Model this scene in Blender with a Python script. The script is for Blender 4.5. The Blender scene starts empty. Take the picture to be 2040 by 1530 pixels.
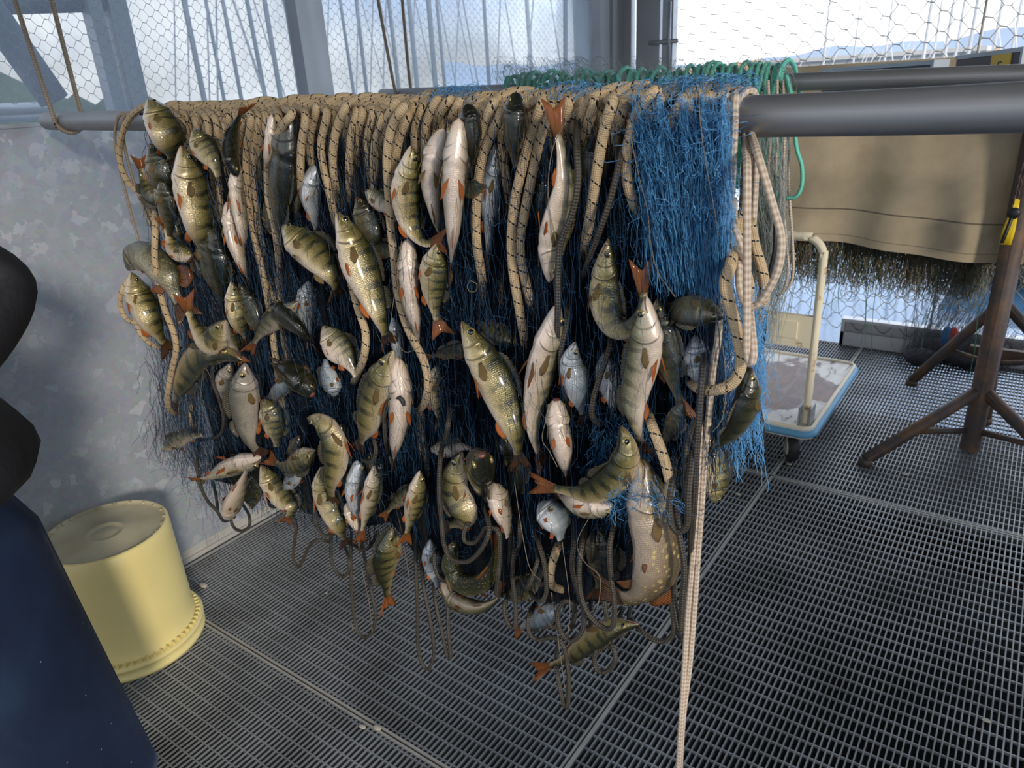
import bpy, math, random
import numpy as np
from mathutils import Vector
random.seed(7); rng = np.random.default_rng(7)
C = bpy.context.scene.collection
H = 1.6                                   # camera height above the grating
# ------------------------------------------------------------------ camera
RM = np.array([[0.8169676812180778, -0.17768703472779632, 0.5486265811413078],
               [0.5741153685908115, 0.3402843923278829, -0.7447134186288576],
               [-0.05436314370043213, 0.9233817466398642, 0.38001420839137023]])
F = 1440.0
cd = bpy.data.cameras.new('camera'); cam = bpy.data.objects.new('camera', cd); C.objects.link(cam)
cd.sensor_fit = 'HORIZONTAL'; cd.sensor_width = 36.0; cd.lens = 36.0 * F / 2040.0
cd.clip_start = 0.02; cd.clip_end = 2000
cd.dof.use_dof = True; cd.dof.focus_distance = 1.25; cd.dof.aperture_fstop = 9.0
from mathutils import Matrix
m4 = Matrix([list(RM[0]) + [0], list(RM[1]) + [0], list(RM[2]) + [H], [0, 0, 0, 1]])
cam.matrix_world = m4
S = bpy.context.scene; S.camera = cam
S.view_settings.view_transform = 'Standard'; S.view_settings.look = 'None'
S.view_settings.gamma = 1.0; S.view_settings.use_curve_mapping = False
S.view_settings.exposure = 0.38
# ------------------------------------------------------------------ world sky
class NT:
    def __init__(s, tree): s.t = tree; tree.nodes.clear()
    def n(s, typ, props=None, **ins):
        nd = s.t.nodes.new(typ)
        for k, v in (props or {}).items(): setattr(nd, k, v)
        for k, v in ins.items():
            key = int(k[1:]) if k[0] == 'i' and k[1:].isdigit() else k.replace('_', ' ')
            sock = nd.inputs[key]
            if isinstance(v, bpy.types.NodeSocket): s.t.links.new(v, sock)
            elif isinstance(v, bpy.types.Node): s.t.links.new(v.outputs[0], sock)
            else:
                if hasattr(sock.default_value, '__len__') and hasattr(v, '__len__') and len(v) == 3 and len(sock.default_value) == 4: v = tuple(v) + (1,)
                sock.default_value = v
        return nd
    def ramp(s, fac, stops, interp='LINEAR'):
        nd = s.t.nodes.new('ShaderNodeValToRGB'); s.t.links.new(fac.outputs[0] if isinstance(fac, bpy.types.Node) else fac, nd.inputs[0])
        cr = nd.color_ramp; cr.interpolation = interp
        while len(cr.elements) < len(stops): cr.elements.new(0.5)
        for e, (p, c) in zip(cr.elements, stops):
            e.position = p; e.color = tuple(c) + (1,) if len(c) == 3 else c
        return nd.outputs[0]
    def m(s, op, a, b=0.0, c=0.0, clamp=False):
        nd = s.t.nodes.new('ShaderNodeMath'); nd.operation = op; nd.use_clamp = clamp
        for i, v in enumerate((a, b, c)):
            if isinstance(v, bpy.types.Node): v = v.outputs[0]
            if isinstance(v, bpy.types.NodeSocket): s.t.links.new(v, nd.inputs[i])
            elif i < len(nd.inputs): nd.inputs[i].default_value = v
        return nd.outputs[0]
    def mix(s, f, a, b, mode='MIX'):
        nd = s.t.nodes.new('ShaderNodeMix'); nd.data_type = 'RGBA'; nd.blend_type = mode
        for sock, v in ((nd.inputs[0], f), (nd.inputs[6], a), (nd.inputs[7], b)):
            if isinstance(v, bpy.types.NodeSocket): s.t.links.new(v, sock)
            else: sock.default_value = (tuple(v) + (1,)) if hasattr(v, '__len__') and len(v) == 3 else v
        return nd.outputs[2]
    def sep(s, v):
        nd = s.t.nodes.new('ShaderNodeSeparateXYZ'); s.t.links.new(v, nd.inputs[0]); return nd.outputs
wd = bpy.data.worlds.new('sky'); S.world = wd; wd.use_nodes = True
t = NT(wd.node_tree)
gen = t.n('ShaderNodeTexCoord').outputs['Generated']
x, y, z = t.sep(gen)
col = t.ramp(z, [(0.0, (.56, .53, .49)), (.05, (.52, .54, .56)), (.09, (.58, .68, .86)), (.15, (.62, .82, 1.15)), (.30, (.70, .80, .98)), (1.0, (.70, .76, .88))])
cl = t.n('ShaderNodeTexNoise', Vector=gen, Scale=3.2, Detail=6.0, Roughness=.6)
cm = t.ramp(cl, [(.45, (0, 0, 0)), (.62, (1, 1, 1))])
col = t.mix(t.m('MULTIPLY', cm, t.ramp(z, [(.10, (1, 1, 1)), (.20, (.35, .35, .35))])), col, (.97, .99, 1.02))
az = t.m('ADD', t.m('MULTIPLY', x, .62), t.m('MULTIPLY', y, .78))           # the bright side of the sky
st = t.ramp(t.m('MULTIPLY_ADD', az, .5, .5), [(0.0, (1.35, 1.22, 1.08)), (.40, (1.05, 1.0, .95)), (.60, (1.0, 1.0, 1.0)), (.80, (2.2, 2.2, 2.2)), (1.0, (2.6, 2.6, 2.6))])
col = t.mix(1.0, col, st, 'MULTIPLY')
bg = t.n('ShaderNodeBackground', Color=col, Strength=1.0)
t.n('ShaderNodeOutputWorld', Surface=bg)
# ------------------------------------------------------------------ sun
sd = bpy.data.lights.new('sun', 'SUN'); sd.energy = 1.7; sd.angle = math.radians(7); sd.color = (1.0, .90, .76)
so = bpy.data.objects.new('sun', sd); C.objects.link(so)
so.rotation_euler = Vector((-.84, .45, -.29)).to_track_quat('-Z', 'Y').to_euler()
# ------------------------------------------------------------------ helpers
def tag(o, label=None, cat=None, group=None, kind=None):
    if label: o['label'] = label
    if cat: o['category'] = cat
    if group: o['group'] = group
    if kind: o['kind'] = kind
    return o
def empty(name, loc=(0, 0, 0), **k):
    o = bpy.data.objects.new(name, None); C.objects.link(o); o.location = loc; o.empty_display_size = .05
    return tag(o, **k)
def mk(name, V, Fc, mat, parent=None, uv=None, smooth=True, **k):
    """one mesh object from world-space vertices; the origin goes to the middle unless it is a part"""
    V = np.asarray(V, float)
    if parent is None: org = np.array([V[:, 0].mean(), V[:, 1].mean(), V[:, 2].min()])
    else: org = np.array(parent_world(parent))
    me = bpy.data.meshes.new(name); me.from_pydata((V - org).tolist(), [], [tuple(f) for f in Fc])
    if uv is not None:
        uv = np.asarray(uv, float); lay = me.uv_layers.new(name='UVMap')
        vi = np.empty(len(me.loops), dtype=np.int32); me.loops.foreach_get('vertex_index', vi)
        if len(uv) == len(V): lay.data.foreach_set('uv', uv[vi].ravel())
        else: lay.data.foreach_set('uv', uv.ravel())
    if smooth: me.polygons.foreach_set('use_smooth', [True] * len(me.polygons))
    me.materials.append(mat); me.update()
    o = bpy.data.objects.new(name, me); C.objects.link(o)
    if parent is None: o.location = org
    else: o.parent = parent
    return tag(o, **k)
def parent_world(p):
    l = Vector(p.location)
    while p.parent: p = p.parent; l = l + Vector(p.location)
    return l
def ray(px, py):
    return RM @ np.array([(px - 1020) / F, -(py - 765) / F, -1.0])
CAM = np.array([0, 0, H])
BA, BB = .5581 * H, -.0513                # front bar runs along Y = BA + BB*X
def hang(px, py, d=0.0):                  # on the upright plane through the front bar, d in front of it
    r = ray(px, py); s = (BA - d) / (r[1] - BB * r[0]); return CAM + s * r
def aty(px, py, Y): r = ray(px, py); return CAM + r * (Y / r[1])
def atx(px, py, X): r = ray(px, py); return CAM + r * (X / r[0])
def atz(px, py, Z): r = ray(px, py); return CAM + r * ((Z - H) / r[2])
def spline(P, n=None, step=.012, closed=False):
    P = np.asarray(P, float)
    if len(P) == 2: P = np.vstack([P[0], (P[0] + P[1]) / 2, P[1]])
    Q = np.vstack([2 * P[0] - P[1], P, 2 * P[-1] - P[-2]])
    seg = np.linalg.norm(np.diff(P, axis=0), axis=1)
    out = []
    for i in range(len(P) - 1):
        k = max(2, int(math.ceil(seg[i] / step))) if n is None else n
        a, b, c, d = Q[i], Q[i + 1], Q[i + 2], Q[i + 3]
        for j in range(k):
            u = j / k
            out.append(.5 * (2 * b + (c - a) * u + (2 * a - 5 * b + 4 * c - d) * u * u + (3 * b - a - 3 * c + d) * u ** 3))
    out.append(P[-1]); return np.array(out)
def frames(P):
    T = np.gradient(P, axis=0); T /= np.linalg.norm(T, axis=1)[:, None] + 1e-12
    N = np.zeros_like(P); a = np.array([0, -1.0, .2]); a = a - a.dot(T[0]) * T[0]
    if np.linalg.norm(a) < 1e-3: a = np.array([1.0, 0, 0]) - T[0][0] * T[0]
    N[0] = a / np.linalg.norm(a)
    for i in range(1, len(P)):
        v = N[i - 1] - N[i - 1].dot(T[i]) * T[i]; N[i] = v / (np.linalg.norm(v) + 1e-12)
    return T, N, np.cross(T, N)
class MB:                                 # collects shapes into one mesh
    def __init__(s): s.V = []; s.F = []; s.U = []; s.c = 0
    def add(s, V, Fc, U=None):
        V = np.asarray(V, float); s.V.append(V); s.F += [tuple(i + s.c for i in f) for f in Fc]
        s.U.append(np.asarray(U, float) if U is not None else np.zeros((len(V), 2))); s.c += len(V)
    def tube(s, P, r, sides=8, cap=True):
        P = np.asarray(P, float); n = len(P); r = np.broadcast_to(r, (n,)); T, N, B = frames(P)
        L = np.concatenate([[0], np.cumsum(np.linalg.norm(np.diff(P, axis=0), axis=1))])
        k = sides + 1; a = np.linspace(0, 2 * math.pi, k)
        V = P[:, None] + r[:, None, None] * (np.cos(a)[None, :, None] * N[:, None] + np.sin(a)[None, :, None] * B[:, None])
        U = np.stack([np.broadcast_to(a / (2 * math.pi), (n, k)), np.broadcast_to(L[:, None], (n, k))], -1)
        Fc = [(i * k + j, i * k + j + 1, (i + 1) * k + j + 1, (i + 1) * k + j) for i in range(n - 1) for j in range(sides)]
        if cap: Fc += [tuple(range(sides))[::-1], tuple((n - 1) * k + j for j in range(sides))]
        s.add(V.reshape(-1, 3), Fc, U.reshape(-1, 2)); return s
    def box(s, lo, hi, ax=None, org=(0, 0, 0)):
        q = [(x, y, z) for x in (lo[0], hi[0]) for y in (lo[1], hi[1]) for z in (lo[2], hi[2])]; q = np.array(q, float)
        U = q[:, :2].copy()
        if ax is not None: q = q @ np.array(ax) + np.array(org)
        s.add(q, [(0, 1, 3, 2), (4, 6, 7, 5), (0, 4, 5, 1), (2, 3, 7, 6), (0, 2, 6, 4), (1, 5, 7, 3)], U); return s
    def sheet(s, A, B, th, nrm, n=6, rip=0.0):       # thin solid between two edge curves
        A, B = np.asarray(A, float), np.asarray(B, float); m = len(A); nrm = np.asarray(nrm, float)
        if nrm.ndim == 1: nrm = np.broadcast_to(nrm, (m, 3))
        V = []; U = []
        for sd_ in (1, -1):
            for j in range(n + 1):
                w = j / n; tk = th * (1 - .8 * w) * .5
                V.append(A * (1 - w) + B * w + nrm * (sd_ * tk + rip * w * np.sin(np.arange(m) * 2.1)[:, None])); U.append(np.stack([np.linspace(0, 1, m), np.full(m, w)], -1))
        V = np.concatenate(V); U = np.concatenate(U); o = m * (n + 1); Fc = []
        for j in range(n):
            for i in range(m - 1):
                a = j * m + i; Fc.append((a, a + 1, a + m + 1, a + m)); Fc.append((o + a, o + a + m, o + a + m + 1, o + a + 1))
        for i in range(m - 1): Fc.append((i, o + i, o + i + 1, i + 1)); a = n * m + i; Fc.append((a, a + 1, o + a + 1, o + a))
        for j in range(n): a = j * m; Fc.append((a, a + m, o + a + m, o + a)); a = j * m + m - 1; Fc.append((a, o + a, o + a + m, a + m))
        s.add(V, Fc, U); return s
    def ball(s, c, r, n=10, ax=None, sc=(1, 1, 1)):
        V = []; m = n * 2
        for i in range(n + 1):
            for j in range(m):
                th = math.pi * i / n; ph = 2 * math.pi * j / m
                V.append((sc[0] * math.sin(th) * math.cos(ph), sc[1] * math.sin(th) * math.sin(ph), sc[2] * math.cos(th)))
        V = np.array(V) * r
        if ax is not None: V = V @ np.array(ax)
        s.add(V + np.array(c), [(i * m + j, i * m + (j + 1) % m, (i + 1) * m + (j + 1) % m, (i + 1) * m + j) for i in range(n) for j in range(m)]); return s
    def lathe(s, prof, c, n=48):                      # prof: (radius, z) pairs about a vertical axis
        V = []; U = []
        for (r, z) in prof:
            for j in range(n + 1): a = 2 * math.pi * j / n; V.append((c[0] + r * math.cos(a), c[1] + r * math.sin(a), c[2] + z)); U.append((j / n, z))
        k = n + 1
        s.add(V, [(i * k + j, i * k + j + 1, (i + 1) * k + j + 1, (i + 1) * k + j) for i in range(len(prof) - 1) for j in range(n)], U); return s
    def make(s, name, mat, parent=None, smooth=True, **k):
        return mk(name, np.concatenate(s.V), s.F, mat, parent, np.concatenate(s.U), smooth, **k)
# ------------------------------------------------------------------ materials
def material(name, build):
    m = bpy.data.materials.new(name); m.use_nodes = True; t = NT(m.node_tree); out = build(t)
    t.n('ShaderNodeOutputMaterial', Surface=out); return m
def pbr(t, **k): return t.n('ShaderNodeBsdfPrincipled', **k)
def bump(t, h, dist=.001, st=1.0, normal=None):
    a = dict(Height=h, Distance=dist, Strength=st)
    if normal is not None: a['Normal'] = normal
    return t.n('ShaderNodeBump', **a)
def obj(t): return t.n('ShaderNodeTexCoord').outputs['Object']
def uvc(t): return t.n('ShaderNodeTexCoord').outputs['UV']
def scaled(t, v, s): return t.n('ShaderNodeMapping', Vector=v, Scale=s).outputs[0]
def plain(name, col, rough=.5, metal=0.0, var=.25, scale=8.0, bumpd=0.0, **k):
    def b(t):
        n = t.n('ShaderNodeTexNoise', Vector=obj(t), Scale=scale, Detail=5.0)
        c = t.mix(t.m('MULTIPLY', n, 1.0), [x * (1 - var) for x in col], [min(1, x * (1 + var)) for x in col])
        a = dict(Base_Color=c, Roughness=rough, Metallic=metal, **k)
        if bumpd: a['Normal'] = bump(t, n.outputs[0], bumpd).outputs[0]
        return pbr(t, **a)
    return material(name, b)
M = {}
def rope_mat(name, base, dark, pitch, braid, tracer=None, rough=.75, dirt=.25):
    """uv: x = turn around the rope, y = metres along it"""
    def b(t):
        uv = uvc(t); x, y, _ = t.sep(uv)
        a = t.m('SINE', t.m('ADD', t.m('MULTIPLY', x, 2 * math.pi * braid), t.m('MULTIPLY', y, 2 * math.pi / pitch)))
        c = t.m('SINE', t.m('SUBTRACT', t.m('MULTIPLY', x, 2 * math.pi * braid), t.m('MULTIPLY', y, 2 * math.pi / pitch)))
        h = t.m('MULTIPLY_ADD', t.m('MULTIPLY', a, c), .5, .5)
        n = t.n('ShaderNodeTexNoise', Vector=obj(t), Scale=14.0, Detail=6.0)
        col = t.mix(h, dark, base)
        col = t.mix(t.m('MULTIPLY', t.ramp(n, [(.42, (0, 0, 0)), (.7, (1, 1, 1))]), dirt), col, [v * .45 for v in base])
        if tracer:
            ph = t.m('FRACT', t.m('ADD', t.m('MULTIPLY', y, 1 / tracer), x))
            on = t.m('LESS_THAN', ph, .105)
            da = t.m('GREATER_THAN', t.m('FRACT', t.m('MULTIPLY', x, 7.0)), .28)
            col = t.mix(t.m('MULTIPLY', on, da), col, (.012, .014, .02))
        return pbr(t, Base_Color=col, Roughness=rough, Normal=bump(t, h, .0012, .8).outputs[0], Specular_IOR_Level=.35)
    return material(name, b)
M['cream'] = rope_mat('cream_rope', (.68, .51, .31), (.44, .32, .18), .0058, 8, .0235)
M['grey'] = rope_mat('grey_rope', (.105, .090, .068), (.010, .009, .008), .0085, 3, None, .55, .4)
M['white'] = rope_mat('white_rope', (.74, .62, .50), (.36, .27, .19), .016, 3, None, .8, .2)
M['thin'] = rope_mat('thin_rope', (.40, .33, .25), (.2, .15, .1), .012, 2, None, .8, .3)
M['green'] = rope_mat('green_rope', (.20, .74, .57), (.12, .50, .38), .012, 4, None, .5, .2)
M['greenbright'] = M['green']
def fish_mat(name, stops, stripe=0.0, scale_c=.35, spots=0.0, metal=.25, rough=.28, headcol=None, mott=0.0, scv=.4):
    def b(t):
        uv = uvc(t); u, v, _ = t.sep(uv); ob = obj(t)
        rnd = t.n('ShaderNodeObjectInfo').outputs['Random']
        off = t.n('ShaderNodeCombineXYZ', X=t.m('MULTIPLY', rnd, 37.0), Y=t.m('MULTIPLY', rnd, 11.0), Z=t.m('MULTIPLY', rnd, 23.0))
        uvo = t.n('ShaderNodeVectorMath', {'operation': 'ADD'}, i0=uv, i1=off.outputs[0]).outputs[0]
        n = t.n('ShaderNodeTexNoise', Vector=scaled(t, uvo, (9, 3, 1)), Scale=1.0, Detail=7.0, Roughness=.65)
        nf = t.n('ShaderNodeTexNoise', Vector=scaled(t, uvo, (60, 24, 1)), Scale=1.0, Detail=3.0)
        vv = t.m('ADD', v, t.m('MULTIPLY_ADD', n, .30, -.15), clamp=True)
        col = t.ramp(vv, stops)
        if stripe:                                  # upright dark bars that thin out towards the belly
            ph = t.m('ADD', t.m('MULTIPLY', u, 8.2), t.m('MULTIPLY_ADD', n, .9, rnd))
            s_ = t.m('ABSOLUTE', t.m('SINE', t.m('MULTIPLY', ph, math.pi)))
            s_ = t.ramp(s_, [(0.0, (1, 1, 1)), (.36, (1, 1, 1)), (.60, (0, 0, 0))])
            s_ = t.m('MULTIPLY', s_, t.ramp(v, [(.0, (1, 1, 1)), (.38, (1, 1, 1)), (.72, (0, 0, 0))]))
            s_ = t.m('MULTIPLY', s_, t.ramp(u, [(.24, (0, 0, 0)), (.30, (1, 1, 1)), (.95, (1, 1, 1)), (1.0, (0, 0, 0))]))
            col = t.mix(t.m('MULTIPLY', s_, stripe), col, (.016, .020, .009))
        if spots:
            vo = t.n('ShaderNodeTexVoronoi', Vector=scaled(t, uvo, (26, 13, 1)), Scale=1.0)
            sp = t.ramp(vo.outputs['Distance'], [(.20, (1, 1, 1)), (.34, (0, 0, 0))])
            sp = t.m('MULTIPLY', sp, t.ramp(v, [(.05, (.6, .6, .6)), (.3, (1, 1, 1)), (.72, (1, 1, 1)), (.88, (0, 0, 0))]))
            col = t.mix(t.m('MULTIPLY', sp, spots), col, (.62, .50, .20))
        if mott: col = t.mix(t.m('MULTIPLY', t.ramp(nf, [(.45, (0, 0, 0)), (.6, (1, 1, 1))]), mott), col, (.03, .035, .015))
        # scales
        sc = t.n('ShaderNodeTexVoronoi', Vector=scaled(t, uv, (86, 44, 1)), Scale=1.0, Randomness=scv)
        sd_ = sc.outputs['Distance']
        smask = t.ramp(u, [(.22, (0, 0, 0)), (.28, (1, 1, 1))])
        col = t.mix(t.m('MULTIPLY', t.m('MULTIPLY', t.ramp(sd_, [(.30, (0, 0, 0)), (.62, (1, 1, 1))]), smask), scale_c), col, t.mix(1.0, col, (.30, .28, .22), 'MULTIPLY'))
        # head: plates, gill edge and mouth line
        hn = t.n('ShaderNodeTexNoise', Vector=scaled(t, uvo, (28, 9, 1)), Scale=1.0, Detail=5.0, Distortion=1.2)
        hm = t.ramp(u, [(.17, (1, 1, 1)), (.25, (0, 0, 0))])
        hc = t.ramp(hn, [(.3, headcol[0]), (.52, headcol[1]), (.7, headcol[2])])
        hm2 = t.m('MULTIPLY', t.m('MULTIPLY', hm, t.ramp(v, [(.15, (0, 0, 0)), (.30, (1, 1, 1)), (.62, (1, 1, 1)), (.80, (0, 0, 0))])), .7)
        col = t.mix(hm2, col, hc)
        gd = t.m('ABSOLUTE', t.m('SUBTRACT', u, t.m('MULTIPLY_ADD', t.m('SINE', t.m('MULTIPLY', v, math.pi)), .075, .185)))
        gl = t.ramp(gd, [(0.0, (1, 1, 1)), (.010, (0, 0, 0))])
        gd2 = t.m('ABSOLUTE', t.m('SUBTRACT', u, t.m('MULTIPLY_ADD', t.m('SINE', t.m('MULTIPLY', v, math.pi)), .05, .125)))
        gl2 = t.m('MULTIPLY', t.ramp(gd2, [(0.0, (1, 1, 1)), (.007, (0, 0, 0))]), .6)
        ml = t.m('ABSOLUTE', t.m('SUBTRACT', v, t.m('MULTIPLY_ADD', u, 1.4, .56)))
        ml = t.m('MULTIPLY', t.ramp(ml, [(0.0, (1, 1, 1)), (.035, (0, 0, 0))]), t.m('LESS_THAN', u, .085))
        dk = t.m('MAXIMUM', t.m('MAXIMUM', gl, gl2), ml)
        dk = t.m('MULTIPLY', dk, t.ramp(v, [(.80, (1, 1, 1)), (.93, (.12, .12, .12))])); col = t.mix(t.m('MULTIPLY', dk, .75), col, (.02, .013, .008))
        col = t.mix(t.m('MULTIPLY', t.m('SUBTRACT', rnd, .5), .0), col, (1, 1, 1))
        hgt = t.m('SUBTRACT', t.m('MULTIPLY', t.m('SUBTRACT', 1.0, sd_), smask), t.m('MULTIPLY', dk, 2.5))
        hgt = t.m('ADD', hgt, t.m('MULTIPLY', hn, .9))
        ro = t.m('MULTIPLY_ADD', nf, .30, rough - .12)
        return pbr(t, Base_Color=col, Roughness=ro, Metallic=metal, Coat_Weight=.55, Coat_Roughness=.14, Specular_IOR_Level=.6,
                   Normal=bump(t, hgt, .0009, .6).outputs[0])
    return material(name, b)
GOLD = ((.30, .24, .07), (.10, .09, .03), (.55, .50, .30))
M['perch'] = fish_mat('perch_skin', [(0, (.012, .014, .007)), (.20, (.030, .034, .012)), (.38, (.13, .115, .032)), (.56, (.36, .29, .11)), (.72, (.60, .48, .27)), (.86, (.70, .59, .45)), (1, (.74, .62, .51))], .9, .5, headcol=GOLD)
M['perchpale'] = fish_mat('pale_perch_skin', [(0, (.03, .034, .018)), (.20, (.08, .085, .04)), (.40, (.26, .24, .13)), (.56, (.52, .43, .30)), (.72, (.66, .54, .42)), (1, (.78, .64, .53))], .6, .35, metal=.12, headcol=((.5, .45, .3), (.28, .25, .18), (.66, .60, .50)))
M['perchdark'] = fish_mat('dark_perch_skin', [(0, (.010, .011, .008)), (.25, (.022, .024, .012)), (.5, (.075, .070, .028)), (.72, (.20, .17, .09)), (1, (.42, .36, .28))], .8, .45, rough=.2, headcol=((.05, .045, .02), (.025, .02, .012), (.12, .10, .05)))
M['roach'] = fish_mat('roach_skin', [(0, (.10, .10, .085)), (.25, (.22, .21, .17)), (.45, (.46, .42, .34)), (.7, (.66, .58, .50)), (1, (.74, .66, .60))], 0, .85, metal=.35, scv=.15, headcol=((.5, .42, .34), (.3, .25, .2), (.62, .54, .46)))
M['pikepale'] = fish_mat('pike_belly_skin', [(0, (.03, .03, .015)), (.22, (.08, .06, .025)), (.45, (.19, .135, .07)), (.66, (.38, .29, .20)), (1, (.50, .40, .31))], 0, .6, .9, metal=.1, scv=.2, headcol=((.2, .16, .08), (.08, .07, .03), (.4, .33, .2)))
M['pikedark'] = fish_mat('pike_dark_skin', [(0, (.012, .014, .006)), (.3, (.035, .04, .012)), (.6, (.10, .10, .03)), (1, (.3, .26, .14))], 0, .4, .45, rough=.18, mott=.5, headcol=((.06, .06, .02), (.03, .03, .01), (.12, .11, .05)))
M['zander'] = fish_mat('mottled_skin', [(0, (.05, .05, .03)), (.25, (.13, .125, .07)), (.5, (.30, .27, .15)), (.75, (.45, .40, .28)), (1, (.55, .5, .42))], .25, .5, .4, mott=.45, headcol=((.2, .18, .1), (.07, .065, .035), (.36, .32, .2)))
M['bluefish'] = fish_mat('netted_fish_skin', [(0, (.05, .07, .09)), (.3, (.16, .21, .25)), (.55, (.38, .43, .47)), (1, (.56, .58, .60))], .25, .35, metal=.25, headcol=((.3, .33, .34), (.15, .17, .19), (.45, .48, .48)))
def fin_mat(name, c0, c1, alpha=.35):
    def b(t):
        uv = uvc(t); x, y, _ = t.sep(uv)
        rays = t.m('SINE', t.m('MULTIPLY', x, 90.0)); n = t.n('ShaderNodeTexNoise', Vector=obj(t), Scale=60.0)
        col = t.mix(t.m('MULTIPLY_ADD', n, .8, y, clamp=True), c0, c1)
        col = t.mix(t.m('MULTIPLY_ADD', rays, .2, .2), col, [v * .5 for v in c1])
        p = pbr(t, Base_Color=col, Roughness=.35, Coat_Weight=.3, Normal=bump(t, rays, .0006, .7).outputs[0])
        tr = t.n('ShaderNodeBsdfTranslucent', Color=col)
        return t.n('ShaderNodeMixShader', Fac=alpha, i1=p.outputs[0], i2=tr.outputs[0])
    return material(name, b)
M['finred'] = fin_mat('red_fin', (.62, .30, .10), (.74, .20, .03))
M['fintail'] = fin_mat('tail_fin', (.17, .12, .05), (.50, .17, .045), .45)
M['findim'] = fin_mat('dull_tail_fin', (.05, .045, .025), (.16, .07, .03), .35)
M['finbrown'] = fin_mat('brown_fin', (.20, .12, .05), (.30, .11, .035))
M['findark'] = fin_mat('dark_fin', (.035, .035, .02), (.09, .075, .045), .2)
M['finpale'] = fin_mat('amber_fin', (.34, .29, .14), (.42, .28, .11), .5)
M['eye'] = plain('fish_iris', (.42, .33, .12), .15, .5, .4, 60); M['pupil'] = plain('fish_pupil', (.006, .006, .008), .06, 0, .1)
M['pupil'].node_tree.nodes['Principled BSDF'].inputs['Coat Weight'].default_value = 1
M['mouth'] = plain('fish_mouth', (.16, .05, .035), .3)
M['steel'] = None
def brushed(name, c, rough, metal=1.0, sc=(3, 90, 90)):
    def b(t):
        n = t.n('ShaderNodeTexNoise', Vector=scaled(t, obj(t), sc), Scale=1.0, Detail=6.0)
        n2 = t.n('ShaderNodeTexNoise', Vector=obj(t), Scale=5.0, Detail=4.0)
        col = t.mix(t.m('MULTIPLY_ADD', n2, .6, t.m('MULTIPLY', n, .4)), [v * .72 for v in c], [min(1, v * 1.25) for v in c])
        return pbr(t, Base_Color=col, Roughness=t.m('MULTIPLY_ADD', n, .25, rough - .12), Metallic=metal, Normal=bump(t, n.outputs[0], .0003, .4).outputs[0])
    return material(name, b)
M['steel'] = brushed('brushed_steel_pipe', (.30, .305, .315), .50, .7)
M['alu'] = brushed('aluminium_profile', (.42, .44, .46), .5, .6, (40, 40, 2))
def galv(t):
    o = obj(t); v = t.n('ShaderNodeTexVoronoi', Vector=t.n('ShaderNodeMix', {'data_type': 'VECTOR'}, i0=.06, i4=o, i5=t.n('ShaderNodeTexNoise', Vector=o, Scale=34.0).outputs['Color']).outputs[1], Scale=34.0)
    v2 = t.n('ShaderNodeTexVoronoi', Vector=o, Scale=60.0); n = t.n('ShaderNodeTexNoise', Vector=o, Scale=1.6, Detail=6.0)
    g = t.sep(v.outputs['Color'])[0]
    c = t.ramp(g, [(0, (.35, .37, .40)), (.80, (.385, .405, .44)), (.90, (.44, .46, .49)), (1, (.52, .54, .57))])
    c = t.mix(.12, c, v2.outputs['Color'], 'SOFT_LIGHT'); c = t.mix(t.m('MULTIPLY', t.ramp(n, [(.4, (0, 0, 0)), (.75, (1, 1, 1))]), .45), c, (.30, .31, .33))
    return pbr(t, Base_Color=c, Roughness=t.m('MULTIPLY_ADD', g, -.08, .5), Metallic=.35)
M['galv'] = material('galvanised_sheet', galv)
def grate(t):
    n = t.n('ShaderNodeTexNoise', Vector=obj(t), Scale=4.0, Detail=6.0)
    c = t.ramp(n, [(.3, (.20, .205, .20)), (.55, (.33, .34, .345)), (.75, (.40, .41, .42))])
    return pbr(t, Base_Color=c, Roughness=.5, Metallic=.5)
M['grate'] = material('grating_steel', grate)
M['seam'] = plain('grating_frame', (.40, .385, .35), .6, .2, .3, 20)
def glassm(t):
    o = obj(t); n = t.n('ShaderNodeTexNoise', Vector=scaled(t, o, (1, 1.5, .8)), Scale=3.0, Detail=8.0, Roughness=.7)
    lw = t.n('ShaderNodeFresnel', IOR=1.16)
    g = t.n('ShaderNodeBsdfGlossy', Roughness=.06); tr = t.n('ShaderNodeBsdfTransparent', Color=(.90, .94, .97))
    a = t.n('ShaderNodeMixShader', Fac=lw.outputs[0], i1=tr.outputs[0], i2=g.outputs[0])
    d = t.n('ShaderNodeMixShader', Fac=.5, i1=t.n('ShaderNodeBsdfDiffuse', Color=(.60, .66, .74)).outputs[0], i2=t.n('ShaderNodeBsdfTranslucent', Color=(.66, .74, .84)).outputs[0])
    return t.n('ShaderNodeMixShader', Fac=t.ramp(n, [(.3, (.10, .10, .10)), (.7, (.27, .27, .27))]), i1=a.outputs[0], i2=d.outputs[0])
M['glass'] = material('dusty_acrylic', glassm)
def water(t):
    o = obj(t); n = t.n('ShaderNodeTexNoise', Vector=scaled(t, o, (1, 1.6, 1)), Scale=1.3, Detail=4.0)
    return pbr(t, Base_Color=(.05, .13, .24), Roughness=.05, IOR=1.33, Specular_IOR_Level=1.0, Normal=bump(t, n.outputs[0], .03, .15).outputs[0])
M['water'] = material('lake_water', water)
def rust(name, c, r, k):
    def b(t):
        n = t.n('ShaderNodeTexNoise', Vector=obj(t), Scale=9.0, Detail=8.0, Roughness=.7)
        col = t.mix(t.ramp(n, [(.45, (0, 0, 0)), (.62, (1, 1, 1))]), c, r)
        return pbr(t, Base_Color=col, Roughness=.65, Metallic=k, Normal=bump(t, n.outputs[0], .002, .4).outputs[0])
    return material(name, b)
M['rusty'] = rust('weathered_rusty_steel', (.088, .072, .070), (.19, .11, .065), .3)
M['wire'] = plain('mesh_wire', (.30, .28, .24), .5, .5, .3, 30)
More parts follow.
